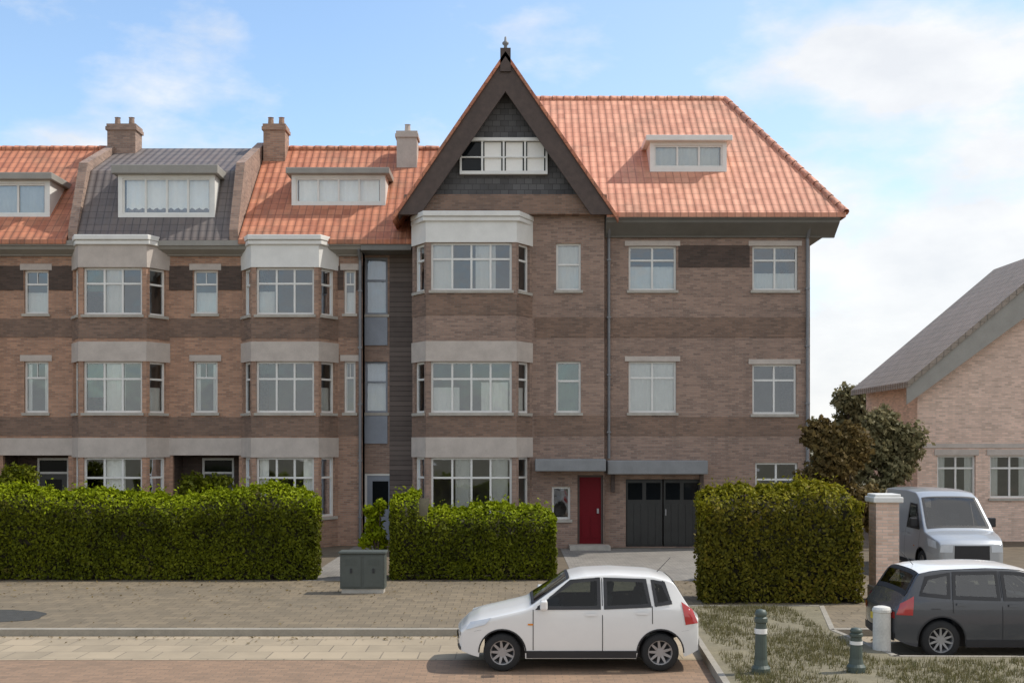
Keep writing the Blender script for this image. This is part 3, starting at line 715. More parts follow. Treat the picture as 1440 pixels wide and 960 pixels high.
def hedge(label, x0, x1, y0, y1, h, mat, dens=1500, size=.037, hf=None, seed=1, base=.10, group='clipped hedges along the pavement'):
    hf = hf or (lambda x: h)
    core = MB(); nx = max(3, int((x1-x0)/.4))
    for i in range(nx):
        a = x0+(x1-x0)*i/nx; b = x0+(x1-x0)*(i+1)/nx
        ht = hf((a+b)/2)-.2; aa = a+(.1 if i == 0 else 0); bb = b-(.1 if i == nx-1 else 0)
        core.prism([(aa, y0+.16, base), (aa, y0+.16, ht-.5), (aa, y0+.34, ht-.16), (aa, y0+.7, ht), (aa, y1-.12, ht), (aa, y1-.12, base)], (bb-aa, 0, 0))
    P, N = [], []
    def add(n, fn, nr):
        u = rng.uniform(0, 1, (n, 2))
        for a, b in u:
            p = fn(a, b); P.append(p); N.append(nr)
    L = x1-x0; D = y1-y0
    def hz(x): return hf(x)+.11*wob(x, 0, seed)+.05*math.sin(x*23+seed)*math.sin(x*7)-.25*math.exp(-min(x-x0, x1-x)/.16)
    def yo(x, z): return .09*wob(x*1.3, z*2.2, seed+4)
    RT = .62
    def rnd(p, d):      # round the upper front edge of the hedge
        x, y, z = p; t = hz(x)-RT; yy = y-y0
        if z > t and d == 'f': a = min(1, (z-t)/RT); return (x, y+RT*(1-math.cos(math.asin(a)))*1.1, z)
        return p
    nf = int(L*h*dens)
    for a, b in rng.uniform(0, 1, (nf, 2)):
        x = x0+L*a; z = base*.2+(hz(x)-base*.2)*b**.92; q = max(0, (z-hz(x)+RT)/RT)
        if q < .6 and math.sin(x*5.3+seed)*math.sin(z*7.1+x*2)+.5*math.sin(x*13+z*17) > rng.uniform(.35, 1.9): continue
        P.append(rnd((x, y0+yo(x, b*3)+abs(rng.normal(0, .07)), z), 'f')); N.append((0, -math.sqrt(max(0, 1-q*q)), .25+q))
    add(int(L*h*dens*.3), lambda a, b: (x0+L*a, y1-yo(x0+L*a, b*3), base+(hz(x0+L*a)-base)*b), (0, 1, .25))
    add(int(L*D*dens*1.1), lambda a, b: (x0+L*a, y0+RT*.9+(D-RT*.9)*b, hz(x0+L*a)-abs(rng.normal(0, .08))+.06*math.sin(b*9+a*L*3)), (0, 0, 1))
    for xe, s in ((x0, -1), (x1, 1)):
        add(int(D*h*dens), lambda a, b: (xe-s*abs(rng.normal(0, .07))+.08*wob(a*3, b*4, seed), y0+D*a, base*.2+(hz(xe)-base*.2)*b), (s, 0, .25))
    # loose shoots above the clipped line
    n = int(L*60)
    for _ in range(n):
        x = x0+L*rng.random(); y = y0+RT+(D-RT)*rng.random(); t = rng.random()**2*.22
        P.append((x, y, hz(x)+t)); N.append((0, 0, .4))
    nst = max(3, int(L*2.2))
    for _ in range(nst):
        x = rng.uniform(x0+.1, x1-.1); y = rng.uniform(y0+.2, y1-.2); core.tube((x, y, -.02), (x+rng.uniform(-.1, .1), y, base+.2), .03, .02, 6)
    PA = np.array(P); top = np.array([hz(p[0]) for p in P])
    sunlit_top = ((PA[:, 2]-top+.5)/.45 > rng.uniform(0, 1, len(PA))).astype(int)*2  # upper leaves take the lighter colour, painted sun on the hedge top
    o = leafmesh(PA, np.array(N, dtype=float), size, 'hedge', [mat, 'core', 'leaf_light_sunlit' if mat == 'leaf' else 'leaf_olive_sunlit'], None, core, .7, origin=((x0+x1)/2, (y0+y1)/2, 0), mi4=sunlit_top)
    return tag(o, label, 'hedge', group)
YL = 27.3     # front of the left hedges
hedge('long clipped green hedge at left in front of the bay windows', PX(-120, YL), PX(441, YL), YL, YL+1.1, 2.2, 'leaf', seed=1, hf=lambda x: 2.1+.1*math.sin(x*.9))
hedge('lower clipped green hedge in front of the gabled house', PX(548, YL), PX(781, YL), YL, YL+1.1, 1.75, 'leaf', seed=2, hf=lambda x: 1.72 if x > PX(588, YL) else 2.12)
YRH = 23.3
hedge('tall olive green hedge behind the verge right of the white car', PX(990, YRH), PX(1214, YRH), YRH, YRH+1.2, 2.3, 'leaf_olive', seed=3, hf=lambda x: 2.38+.05*math.sin(x*2))

def shrub(label, x, y, h, r, mat, n, size, seed, name='shrub', cat='shrub', trunk=.3, group=None):
    t = thing(name, label, cat, (x, y, 0), group); rs = np.random.default_rng(seed)
    tm = MB()
    lobes = []
    for i in range(14):
        a = rs.uniform(0, 6.28); q = rs.uniform(.1, .75)*r; z = h*rs.uniform(.28, .86)
        k = (1-.55*max(0, (z/h-.5))*2)
        lobes.append((q*math.cos(a)*k, q*math.sin(a)*k, z, r*rs.uniform(.3, .5)))
    tm.tube((x, y, -.02), (x+.05, y, h*trunk), .05*h*.5, .035*h*.5, 8)
    for l in lobes:
        tm.tube((x+.05, y, h*trunk*.8), (x+l[0], y+l[1], l[2]), .03*h*.35, .008*h, 6)
    tm.build('trunk', 'bark', t)
    P, N = [], []
    for _ in range(n):
        l = lobes[rs.integers(len(lobes))]; v = rs.normal(0, 1, 3); v /= np.linalg.norm(v)
        rr_ = l[3]*(rs.uniform(.3, 1)**.5)*(1+.25*math.sin(v[0]*7+v[2]*9+l[0]*5))
        P.append((x+l[0]+v[0]*rr_, y+l[1]+v[1]*rr_, max(.1, l[2]+v[2]*rr_*.9))); N.append(tuple(v*.8+np.array((0, 0, .4))))
    leafmesh(np.array(P), np.array(N), size, 'crown', [mat], t, None, 1.0, origin=(x, y, 0))
    return t
shrub('dark brown leaved shrub rising behind the right hedge', PX(1178, 27.8), 27.8, 4.1, 1.15, 'leaf_brown', 22000, .06, 4)
shrub('pale olive tree far behind, between end house and pink house', PX(1185, 58), 58, 6.9, 2.2, 'leaf_far', 14000, .12, 6, 'tree', 'tree', .4)
shrub('tall olive bush against the side wall of the pink house', PX(1246, 35), 35, 5.3, 1.25, 'leaf_far', 17000, .07, 7)
shrub('light green bush beside the path left of the lower hedge', PX(528, 27.8), 27.8, 2.1, .42, 'leaf_light_sunlit', 4500, .045, 8)
shrub('small green garden shrub between the two dark porches at left', PX(20, 33), 33, 2.75, .8, 'leaf', 6000, .06, 9)
shrub('green garden shrub right of the first bay window', PX(290, 33), 33, 2.65, .95, 'leaf', 6000, .06, 10)

# grass tufts on the verge (uncountable)
P, N = [], []
gm = MB()
for _ in range(26000):
    x = rng.uniform(3.0, 12.5); y = rng.uniform(15.2, 22.8)
    if y > 17.2 and x > 5.5: continue
    if x < 3.08+.06*(y-15): continue
    dn = math.sin(x*2.1+1)*math.sin(y*1.3)+.4*math.sin(x*6+y*4)
    if dn < rng.uniform(-1.1, .9): continue
    for _b in range(4):
        a = rng.uniform(0, 6.28); l = rng.uniform(.03, .11); w = .006
        bx = x+rng.normal(0, .03); by = y+rng.normal(0, .03)
        dx, dy = math.cos(a), math.sin(a)
        gm.f.append((len(gm.v), len(gm.v)+1, len(gm.v)+2)); gm.m.append(0)
        gm.v += [(bx-dy*w, by+dx*w, .008), (bx+dy*w, by-dx*w, .008), (bx+dx*l*.5, by+dy*l*.5, .008+l)]
g = gm.build('grass', 'grass'); g['kind'] = 'stuff'; g['label'] = 'dry olive grass tufts on the verge'; g['category'] = 'grass'
# fallen leaves and litter at the kerb and foot of the hedges
n = 1600
pts = np.stack([rng.uniform(-14, 14, n), 27.2-np.abs(rng.normal(0, 2.6, n)), np.full(n, .02)], 1); pts = pts[(pts[:, 1] > 20.4)]
pts2 = np.stack([rng.uniform(-14, 14, 500), 20.0-np.abs(rng.normal(0, .25, 500)), np.full(500, -.1)], 1)
pts = np.concatenate([pts, pts2])
o = leafmesh(pts, np.tile(np.array([[0, 0, 1.]]), (len(pts), 1)), .028, 'fallen_leaves', ['leaf_brown'], None, spread=.25)
o['kind'] = 'stuff'; o['label'] = 'dry fallen leaves scattered on the pavement'; o['category'] = 'leaves'

# ------------------------------------------------------------------ street furniture
xg, yg = PX(1243, 23.9), 23.9
gp = thing('gate_pillar', 'pale brick gate pillar with stone cap at the end of olive hedge', 'pillar', (xg, yg, 0))
mb = MB(); mb.box(xg-.24, xg+.24, yg-.24, yg+.24, 0, 2.05); mb.build('shaft', 'brick_pink', gp)
mb = MB(); mb.box(xg-.27, xg+.27, yg-.27, yg+.27, 0, .3); mb.build('plinth', 'stone', gp, bevel=.02)
mb = MB(); mb.box(xg-.31, xg+.31, yg-.31, yg+.31, 2.05, 2.17); mb.prism([(xg-.27, yg-.27, 2.17), (xg+.27, yg-.27, 2.17), (xg+.27, yg+.27, 2.17), (xg-.27, yg+.27, 2.17)], (0, 0, .06)); mb.build('cap', 'white', gp, bevel=.02)
def bollard(label, x, y, h, col, band, group=None, r=.09, plainpost=False):
    if plainpost:
        t = thing('bollard', label, 'bollard', (x, y, -.116)); mb = MB()
        mb.lathe([(r*1.12, 0), (r*1.12, .05), (r, .06), (r*.97, h-.1)], 24, (x, y, -.116)); mb.build('post', 'stained_white', t)
        mb = MB(); mb.lathe([(r*.97, h-.1), (r*1.06, h-.09), (r*1.06, h-.05), (r*.9, h-.015), (r*.5, h), (0, h+.004)], 24, (x, y, -.116)); mb.build('cap', 'stained_white', t)
        return t
    t = thing('bollard', label, 'bollard', (x, y, .01), group)
    mb = MB(); z = .01
    mb.lathe([(r*1.5, 0), (r*1.5, .08), (r*1.15, .12), (r, .2), (r*.85, h*.78), (r*1.05, h*.8), (r*1.05, h*.86), (r*.8, h*.88)], 18, (x, y, z)); mb.build('post', col, t, smooth=False)
    mb = MB(); mb.lathe([(r*.8, h*.88), (r*1.0, h*.92), (r*.75, h*.98), (0, h)], 18, (x, y, z)); mb.build('cap', col, t, smooth=True)
    mb = MB(); mb.lathe([(r*1.0, h*.62), (r*1.0, h*.7)], 18, (x, y, z)); mb.build('band', band, t, smooth=True)
    return t
Yb = 16.25
bollard('dark green bollard on the verge, nearer the white car', PX(1070, Yb), Yb, .92, 'bollard', 'white', 'bollards on the verge')
bollard('dark green bollard on the verge, nearer the grey car', PX(1204, Yb+.1), Yb+.1, .64, 'bollard', 'white', 'bollards on the verge')
bollard('thick white bollard in front of the gate pillar', PX(1240, 18.1), 18.1, .82, 'white', 'cream', None, .14, True)
Yc = 24.9; xc0, xc1 = PX(478, Yc), PX(541, Yc)
cb = thing('utility_cabinet', 'dark green grey utility cabinet on the pavement by the hedge gap', 'cabinet', ((xc0+xc1)/2, Yc, 0))
mb = MB(); mb.box(xc0, xc1, Yc, Yc+.4, .1, .86); mb.build('body', 'cabinet', cb, bevel=.015)
mb = MB(); mb.box(xc0-.03, xc1+.03, Yc-.04, Yc+.44, .862, .92); mb.build('lid', 'cabinet', cb, bevel=.015)
mb = MB(); mb.box(xc0+.03, xc1-.03, Yc+.03, Yc+.37, 0, .098); mb.build('plinth', 'stone', cb)
for i in range(2):
    w = (xc1-xc0)/2; mb = MB(); mb.box(xc0+w*i+.03, xc0+w*(i+1)-.03, Yc-.014, Yc+.01, .15, .82)
    for q in range(5): mb.box(xc0+w*i+.12, xc0+w*(i+1)-.12, Yc-.02, Yc-.0142, .62+q*.03, .633+q*.03)
    d = mb.build('door', 'cabinet', cb)
    k = MB(); k.box(xc0+w*(i+.5)-.02, xc0+w*(i+.5)+.02, Yc-.04, Yc-.015, .45, .55); k.build('handle', 'black', d)

# ------------------------------------------------------------------ cars
def interp(pts, x):
    return float(np.interp(x, [p[0] for p in pts], [p[1] for p in pts]))
def car(name, label, cat, loc, rotz, S, group='cars and vans parked on the street'):
    L, Wd = S['L'], S['W']/2; zb, zr = S['belt'], S['roof']; base = S.get('base', .22)
    top = S['top']; whl = S['wheels']; Rw = S['rw']; Ra = Rw+.055
    xs0 = np.linspace(0, L, 240); tz = np.array([interp(top, x) for x in xs0]); ker = np.hanning(13); ker /= ker.sum()
    tz = np.convolve(np.pad(tz, 6, 'edge'), ker, 'valid')
    T = lambda x: float(np.interp(x, xs0, tz))
    def Bt(x):
        z = base+.10*max(0, 1-x/.45)**2+.12*max(0, 1-(L-x)/.4)**2
        for c in whl:
            d = abs(x-c)
            if d < Ra: z = max(z, Rw+math.sqrt(Ra*Ra-d*d))
        return z
    def HW(x, z):
        w = Wd*(1-.17*max(0, 1-x/.75)**2.2-.13*max(0, 1-(L-x)/.6)**2.2)
        if z <= zb: w *= 1-.045*((z-.56)/.5)**2
        else: w = w*(1-.045*((zb-.56)/.5)**2)-(z-zb)/(zr-zb)*S.get('tumble', .2)
        if T(x) < zb+.12: w -= .05*max(0, 1-(T(x)-z)/.1)**2
        return w
    RE = .045
    def TS(x, s):      # top surface
        return T(x)-RE*abs(s)**3.5
    def TW(x): return HW(x, T(x)-RE)
    root = thing(name, label, cat, (0, 0, 0), group)
    mats = S['paint']
    xs = list(np.linspace(0, L, 160)); xs += [c+s*Ra*.999 for c in whl for s in (-1, 1)]; xs = sorted(xs)
    mb = MB(); NZ, NTp = 44, 44; ring = []
    def inq(x, z):
        for q in S['windows']:
            ok = True
            for (a, b) in zip(q, q[1:]+q[:1]):
                if (b[0]-a[0])*(z-a[1])-(b[1]-a[1])*(x-a[0]) < -.004: ok = False; break
            if ok: return True
        return False
    def glazed(i, j):
        x = (xs[i]+xs[i+1])/2
        if NZ <= j < NZ+NTp:
            sc_ = abs(-1+2*(j-NZ+.5)/NTp)
            return sc_ < .87 and any(a+.02 < x < b-.02 for a, b in (S['screen'], S['rear']))
        z = (ring[i][j][2]+ring[i+1][j+1][2])/2
        return inq(x, z)
    for x in xs:
        col = []; b, t = Bt(x), T(x)-RE
        b = min(b, t-.02)
        for j in range(NZ+1): z = b+(t-b)*j/NZ; col.append((x, -HW(x, z), z))
        for j in range(1, NTp): s = -1+2*j/NTp; col.append((x, s*TW(x), TS(x, s)))
        for j in range(NZ+1): z = t-(t-b)*j/NZ; col.append((x, HW(x, z), z))
        ring.append(col)
    n = len(ring[0])
    for c in ring: mb.v += c
    for i in range(len(ring)-1):
        for j in range(n-1):
            if glazed(i, j): continue
            mb.f.append((i*n+j, (i+1)*n+j, (i+1)*n+j+1, i*n+j+1)); mb.m.append(0)
    for i, x, sg in ((0, 0, -1), (len(ring)-1, L, 1)):   # end caps
        b, t = ring[i][0][2], T(x)-RE; K = 10
        def capp(s, z): return (x+sg*.07*(1-s*s)*1.0, s*HW(x, z), z)
        g0 = len(mb.v)
        rows_ = [b+(t-b)*j/NZ for j in range(NZ+1)]
        for z in rows_:
            for q in range(K+1): mb.v.append(capp(-1+2*q/K, z))
        for j in range(NZ):
            for q in range(K): a = g0+j*(K+1)+q; mb.f.append((a, a+1, a+K+2, a+K+1)); mb.m.append(0)
        for q in range(K):
            s0, s1 = -1+2*q/K, -1+2*(q+1)/K
            mb.quad([capp(s0, t), capp(s1, t), (x, s1*TW(x), TS(x, s1)), (x, s0*TW(x), TS(x, s0))])
    body = mb.build('body', [mats], root, smooth=True)
    def cap_pt(x, sg, s, z, o=.008): return (x+sg*(.07*(1-s*s)+o), s*HW(x, z), z)
    def side_patch(nm, quad, m, parent, off=.007, nu=10, nv=5, sides=(-1, 1), smooth=True):
        out = []
        for sd in sides:
            p = MB(); (a, b, c, d) = quad
            G = [[None]*(nv+1) for _ in range(nu+1)]
            for i in range(nu+1):
                for j in range(nv+1):
                    u, v = i/nu, j/nv
                    x = (a[0]*(1-u)+b[0]*u)*(1-v)+(d[0]*(1-u)+c[0]*u)*v; z = (a[1]*(1-u)+b[1]*u)*(1-v)+(d[1]*(1-u)+c[1]*u)*v
                    G[i][j] = (x, sd*(HW(x, z)+off), z)
            for i in range(nu):
                for j in range(nv): p.quad([G[i][j], G[i+1][j], G[i+1][j+1], G[i][j+1]])
            out.append(p.build(nm, m, parent, smooth=smooth))
        return out
    def top_patch(nm, x0, x1, s0, s1, m, off=.008, k0=1., k1=1.):
        p = MB(); nu, nv = 10, 10; G = []
        for i in range(nu+1):
            r_ = []
            for j in range(nv+1):
                u = i/nu; x = x0+(x1-x0)*u; kk = k0+(k1-k0)*u; s = (s0+(s1-s0)*j/nv)*kk
                r_.append((x, s*TW(x), TS(x, s)+off))
            G.append(r_)
        for i in range(nu):
            for j in range(nv): p.quad([G[i][j], G[i+1][j], G[i+1][j+1], G[i][j+1]])
        return p.build(nm, m, root, smooth=True)
    def cap_patch(nm, end, s0, s1, z0, z1, m, off=.008, parent=None):
        x, sg = (0, -1) if end == 'f' else (L, 1); p = MB(); nu = 8
        for i in range(nu):
            a = s0+(s1-s0)*i/nu; b = s0+(s1-s0)*(i+1)/nu
            p.quad([cap_pt(x, sg, a, z0, off), cap_pt(x, sg, b, z0, off), cap_pt(x, sg, b, z1, off), cap_pt(x, sg, a, z1, off)])
        return p.build(nm, m, parent or root, smooth=True)
    for q in S['windows']:
        cq = (sum(p[0] for p in q)/4, sum(p[1] for p in q)/4)
        def sc(p, d):
            v = Vector((p[0]-cq[0], p[1]-cq[1])); return (p[0]+v.x/abs(v.x)*d, p[1]+v.y/abs(v.y)*d)
        o_ = [sc(p, .022) for p in q]; i_ = [sc(p, -.03) for p in q]
        for e in range(4):
            f_ = (e+1) % 4; side_patch('window_surround', [o_[e], o_[f_], i_[f_], i_[e]], 'black', root, .011, 10, 1)
        side_patch('side_window', q, S.get('side_glass', 'auto_glass'), root, .009)
    ws_ = S['screen']; top_patch('windscreen', ws_[0], ws_[1], -.9, .9, S.get('screen_mat', 'auto_glass_bright'), k0=1, k1=.93)
    rw_ = S['rear']; top_patch('rear_window', rw_[0], rw_[1], -.86, .86, 'auto_glass')
    for x0_, x1_ in (S['screen'], S['rear']):
        top_patch('screen_seal', x0_-.01, x0_+.035, -.9, .9, 'black', .011); top_patch('screen_seal', x1_-.035, x1_+.01, -.9, .9, 'black', .011)
        top_patch('screen_seal', x0_, x1_, -.91, -.83, 'black', .010); top_patch('screen_seal', x0_, x1_, .83, .91, 'black', .010)
    fs = S['screen'][1]+.38; hb = zb-.93
    for x_, y0_, y1_ in ((fs, -.6, -.14), (fs, .14, .6), (whl[1]-.42, -.6, .6)):
        y0_ *= Wd/.86; y1_ *= Wd/.86
        st_ = MB(); st_.prism([(x_-.42, y0_, .42+hb), (x_+.1, y0_, .40+hb), (x_+.1, y0_, .55+hb), (x_-.42, y0_, .58+hb)], (0, y1_-y0_, 0))
        st_.prism([(x_, y0_, .5+hb), (x_+.15, y0_, .5+hb), (x_+.30, y0_, 1.1+hb), (x_+.18, y0_, 1.12+hb)], (0, y1_-y0_, 0)); sob = st_.build('seat', 'seat_cloth', root, bevel=.03)
        for yh in ([(y0_+y1_)/2] if y1_-y0_ < .8 else [y0_*.55, y1_*.55]):
            hd = MB(); hd.prism([(x_+.2, yh-.12, 1.14+hb), (x_+.29, yh-.12, 1.13+hb), (x_+.33, yh-.12, 1.29+hb), (x_+.24, yh-.12, 1.31+hb)], (0, .24, 0)); hd.build('head_restraint', 'seat_cloth', sob, bevel=.03)
    db = MB(); db.prism([(S['screen'][0]+.1, -Wd*.8, zb-.25), (S['screen'][0]+.1, -Wd*.8, zb-.04), (S['screen'][0]+.45, -Wd*.8, zb-.0), (S['screen'][0]+.6, -Wd*.8, zb-.25)], (0, Wd*1.6, 0)); db.build('dashboard', 'black', root, bevel=.03)
    sw_ = MB(); n_ = 20
    for i in range(n_):
        t0, t1 = 2*math.pi*i/n_, 2*math.pi*(i+1)/n_; cx_, cz_ = fs-.52, zb-.02
        pt = lambda t: (cx_+.07*math.sin(t), -.37+.18*math.cos(t), cz_+.17*math.sin(t))
        sw_.tube(pt(t0), pt(t1), .014, .014, 6)
    sw_.build('steering_wheel', 'black', root)
    if 'roof_panel' in S:
        rp = S['roof_panel']; top_patch('roof', rp[0], rp[1], -.985, .985, S['roof_mat'], .012)
    for x in S['seams']:
        side_patch('door_seam', [(x[0]-.006, x[1]), (x[0]+.006, x[1]), (x[0]+.006+x[3], x[2]), (x[0]-.006+x[3], x[2])], 'black', root, .004, 1, 6)
    for x, z in S['handles']:
        side_patch('door_handle', [(x, z), (x+.17, z), (x+.17, z+.035), (x, z+.035)], S.get('handle_mat', mats), root, .03, 3, 1, smooth=False)
    side_patch('sill_trim', [(whl[0]+Ra+.02, base+.01), (whl[1]-Ra-.02, base+.01), (whl[1]-Ra-.02, base+.12), (whl[0]+Ra+.02, base+.12)], 'black', root, .012, 8, 2)
    if S.get('rub'):
        z = S['rub']; side_patch('rub_strip', [(whl[0]+Ra+.06, z), (whl[1]-Ra-.06, z), (whl[1]-Ra-.06, z+.06), (whl[0]+Ra+.06, z+.06)], 'black', root, .012, 8, 1)
    fx, rx = whl[0]-Ra-.0, whl[1]+Ra+.0
    side_patch('bumper_seam', [(fx+.02, Rw+.34), (fx+.03, Rw+.34), (.20, .60), (.19, .60)], 'black', root, .004, 1, 4)
    side_patch('bumper_seam', [(rx-.03, Rw+.32), (rx-.02, Rw+.32), (L-.14, .62), (L-.15, .62)], 'black', root, .004, 1, 4)
    side_patch('side_repeater', [(whl[0]+Ra+.04, .70), (whl[0]+Ra+.12, .70), (whl[0]+Ra+.12, .725), (whl[0]+Ra+.04, .725)], 'amber', root, .012, 2, 1)
    side_patch('fuel_flap_seam', [(whl[1]+.02, .80), (whl[1]+.17, .80), (whl[1]+.17, .81), (whl[1]+.02, .81)], 'black', root, .004, 2, 1, sides=(1,))
    for c in whl:      # dark lip round each wheel arch
        for sd in (-1, 1):
            p = MB()
            for i in range(20):
                t0, t1 = math.pi*i/20, math.pi*(i+1)/20; q = []
                for t, rr_ in ((t0, Ra), (t1, Ra), (t1, Ra+.022), (t0, Ra+.022)):
                    x = c+rr_*math.cos(t); z = Rw+rr_*math.sin(t); q.append((x, sd*(HW(x, z)+.006), z))
                p.quad(q)
            p.build('wheel_arch_trim', S.get('arch', 'black'), root, smooth=True)
    am = MB(); ax_ = S['rear'][0]-.18; am.tube((ax_, 0, T(ax_)-.01), (ax_+.22, 0, T(ax_)+.22), .006, .003, 6); am.build('aerial', 'black', root)
    hl = S['headlight']; side_patch('headlight', hl, 'lamp', root, .01, 4, 3)
    tl = S['taillight']; side_patch('tail_light', tl, 'tail', root, .01, 4, 3)
    fz = S['front']
    for s in (-1, 1):
        a, b = sorted((s*.62, s*1.)); cap_patch('headlight', 'f', a, b, fz['hl'][0], fz['hl'][1], 'lamp')
        a, b = sorted((s*.74, s*1.)); cap_patch('tail_light', 'r', a, b, fz['tl'][0], fz['tl'][1], 'tail')
    cap_patch('grille', 'f', -.56, .56, fz['gr'][0], fz['gr'][1], 'black')
    cap_patch('bumper', 'f', -1., 1., fz['bu'][0], fz['bu'][1], 'black', .012); cap_patch('bumper', 'r', -1., 1., fz['bu'][0], fz['bu'][1]+.06, 'black', .012)
    cap_patch('number_plate', 'f', -.3, .3, fz['bu'][1]+.03, fz['bu'][1]+.13, 'plate', .02)
    cap_patch('number_plate', 'r', -.3, .3, fz['bu'][1]+.16, fz['bu'][1]+.27, 'plate', .02)
    ub = MB(); ub.box(.35, L-.35, -Wd*.72, Wd*.72, base-.02, base+.3); ub.build('underbody', 'black', root)
    for c in whl:
        for sd in (-1, 1):
            wm = MB(); yo = sd*(Wd-.125); tw = .095
            wm.lathe([(Rw*.64, -tw), (Rw*.9, -tw), (Rw*.985, -tw*.7), (Rw, -tw*.3), (Rw, tw*.3), (Rw*.985, tw*.7), (Rw*.9, tw), (Rw*.64, tw)], 36, (c, yo, Rw), 'y')
            w_ = wm.build('wheel', 'rubber', root, smooth=True)
            rm = MB(); fo = sd*tw*.82
            rm.lathe([(Rw*.66, fo), (Rw*.6, fo*.98), (Rw*.56, fo*.6), (Rw*.54, -fo*.5)], 32, (c, yo, Rw), 'y')
            rm.lathe([(.0, fo*.85), (.06, fo*.85), (.075, fo*.5), (.0, fo*.3)], 16, (c, yo, Rw), 'y')
            SW = .2/S.get('spokes', 5)
            for k in range(S.get('spokes', 5)):
                t = 2*math.pi*k/S.get('spokes', 5)+.3
                ca, sa = math.cos(t), math.sin(t)
                e = Vector((-sa, 0, ca))
                p0 = Vector((c+ca*.05, yo+fo*.8, Rw+sa*.05)); p1 = Vector((c+ca*Rw*.6, yo+fo*.9, Rw+sa*Rw*.6))
                rm.prism([p0-e*SW, p1-e*SW*.7, p1+e*SW*.7, p0+e*SW], (0, -fo*.25, 0))
            rm.build('rim', 'rim', w_, smooth=False)
            bk = MB(); bk.lathe([(0, -fo*.2), (Rw*.55, -fo*.2)], 24, (c, yo, Rw), 'y'); bk.build('brake_disc', 'black', w_)
    mx = S['mirror']
    for sd in (-1, 1):
        mm = MB(); y = sd*(HW(mx[0], mx[1])+.12)
        bmv = [(mx[0]+dx, y+dy, mx[1]+dz) for dx in (0, .11) for dy in (-.1, .1) for dz in (0, .15*mx[2])]
        i = len(mm.v); mm.v += bmv
        for f in ((0, 1, 3, 2), (4, 6, 7, 5), (0, 4, 5, 1), (2, 3, 7, 6), (0, 2, 6, 4), (1, 5, 7, 3)): mm.f.append(tuple(i+a for a in f)); mm.m.append(0)
        mm.build('mirror', S.get('mirror_mat', mats), root, bevel=.03)
    root.location = loc; root.rotation_euler = (0, 0, rotz)
    return root
ZR = -.12
hatch = dict(L=3.56, W=1.64, spokes=9, belt=.93, roof=1.47, rw=.285, wheels=(.62, 2.98), tumble=.2, base=.2, paint='car_white',
    top=[(0, .62), (.05, .70), (.25, .80), (.8, .93), (1.0, .98), (1.62, 1.40), (1.85, 1.455), (2.3, 1.475), (2.9, 1.44), (3.2, 1.36), (3.4, 1.02), (3.48, .92), (3.56, .80)],
    windows=[[(1.13, .95), (2.07, .955), (2.07, 1.37), (1.66, 1.34)], [(2.16, .955), (2.83, .985), (2.76, 1.35), (2.16, 1.37)], [(2.92, .995), (3.14, 1.03), (3.04, 1.31), (2.87, 1.34)]],
    screen=(1.06, 1.62), rear=(3.2, 3.39), seams=[(1.08, .33, .93, .0), (2.115, .26, 1.38, 0.), (2.86, .72, .98, 0.)], handles=[(1.86, .84), (2.62, .86)],
    headlight=[(.07, .62), (.36, .70), (.46, .81), (.14, .735)], taillight=[(3.36, .70), (3.555, .72), (3.475, .92), (3.30, 1.04)],
    front=dict(hl=(.52, .585), tl=(.66, .75), gr=(.42, .5), bu=(.3, .36)), mirror=(1.18, .94, 1.), )
car('hatchback', 'small white hatchback parked side on facing left, dark windows', 'car', (PX(648, 17.0), 17.78, ZR), 0, hatch)
estate = dict(L=4.0, W=1.72, spokes=10, side_glass='auto_glass_bright', belt=.92, roof=1.46, rw=.31, wheels=(.78, 3.3), tumble=.19, base=.2, paint='car_grey', mirror_mat='black',
    top=[(0, .60), (.06, .70), (.3, .80), (1.05, .93), (1.2, .97), (1.8, 1.38), (2.05, 1.44), (2.5, 1.46), (3.3, 1.43), (3.62, 1.38), (3.84, 1.0), (3.93, .9), (4.0, .78)],
    windows=[[(1.36, .95), (2.3, .955), (2.3, 1.36), (1.88, 1.33)], [(2.39, .955), (3.1, .98), (3.06, 1.35), (2.39, 1.36)], [(3.18, .985), (3.62, 1.03), (3.5, 1.28), (3.14, 1.34)]],
    screen=(1.26, 1.82), rear=(3.62, 3.83), seams=[(1.32, .33, .93, 0.), (2.345, .26, 1.37, 0.), (3.12, .74, .97, 0.)], handles=[(2.08, .84), (2.9, .86)],
    headlight=[(.08, .6), (.42, .68), (.52, .80), (.14, .72)], taillight=[(3.75, .70), (3.99, .70), (3.92, .88), (3.72, 1.0)],
    front=dict(hl=(.5, .57), tl=(.64, .74), gr=(.4, .48), bu=(.29, .35)), mirror=(1.42, .94, 1.), roof_panel=(1.84, 3.6), roof_mat='car_white')
car('estate_car', 'dark grey car with white roof at the right edge', 'car', (PX(1262, 17.9)+4.0, 18.75, ZR), math.pi, estate)
van = dict(L=4.4, W=1.84, belt=1.12, roof=2.1, rw=.32, wheels=(.85, 3.6), tumble=.16, base=.22, paint='car_silver', mirror_mat='black', screen_mat='auto_glass_bright',
    top=[(0, .86), (.06, .95), (.4, 1.06), (.75, 1.14), (1.45, 1.92), (1.75, 2.06), (2.4, 2.11), (4.0, 2.09), (4.22, 2.0), (4.34, 1.2), (4.4, 1.0)],
    windows=[[(1.08, 1.15), (1.95, 1.15), (1.95, 1.74), (1.5, 1.72)]], screen=(.8, 1.47), rear=(4.22, 4.33),
    seams=[(1.0, .35, 1.12, 0.), (2.02, .3, 1.78, 0.), (3.2, .8, 1.8, 0.)], handles=[(1.75, .98), (2.2, .98)],
    headlight=[(.08, .74), (.4, .78), (.5, .98), (.14, .92)], taillight=[(4.2, .9), (4.39, .9), (4.36, 1.25), (4.2, 1.25)],
    front=dict(hl=(.66, .84), tl=(.8, 1.0), gr=(.44, .82), bu=(.24, .30)), mirror=(1.12, 1.18, 1.6))
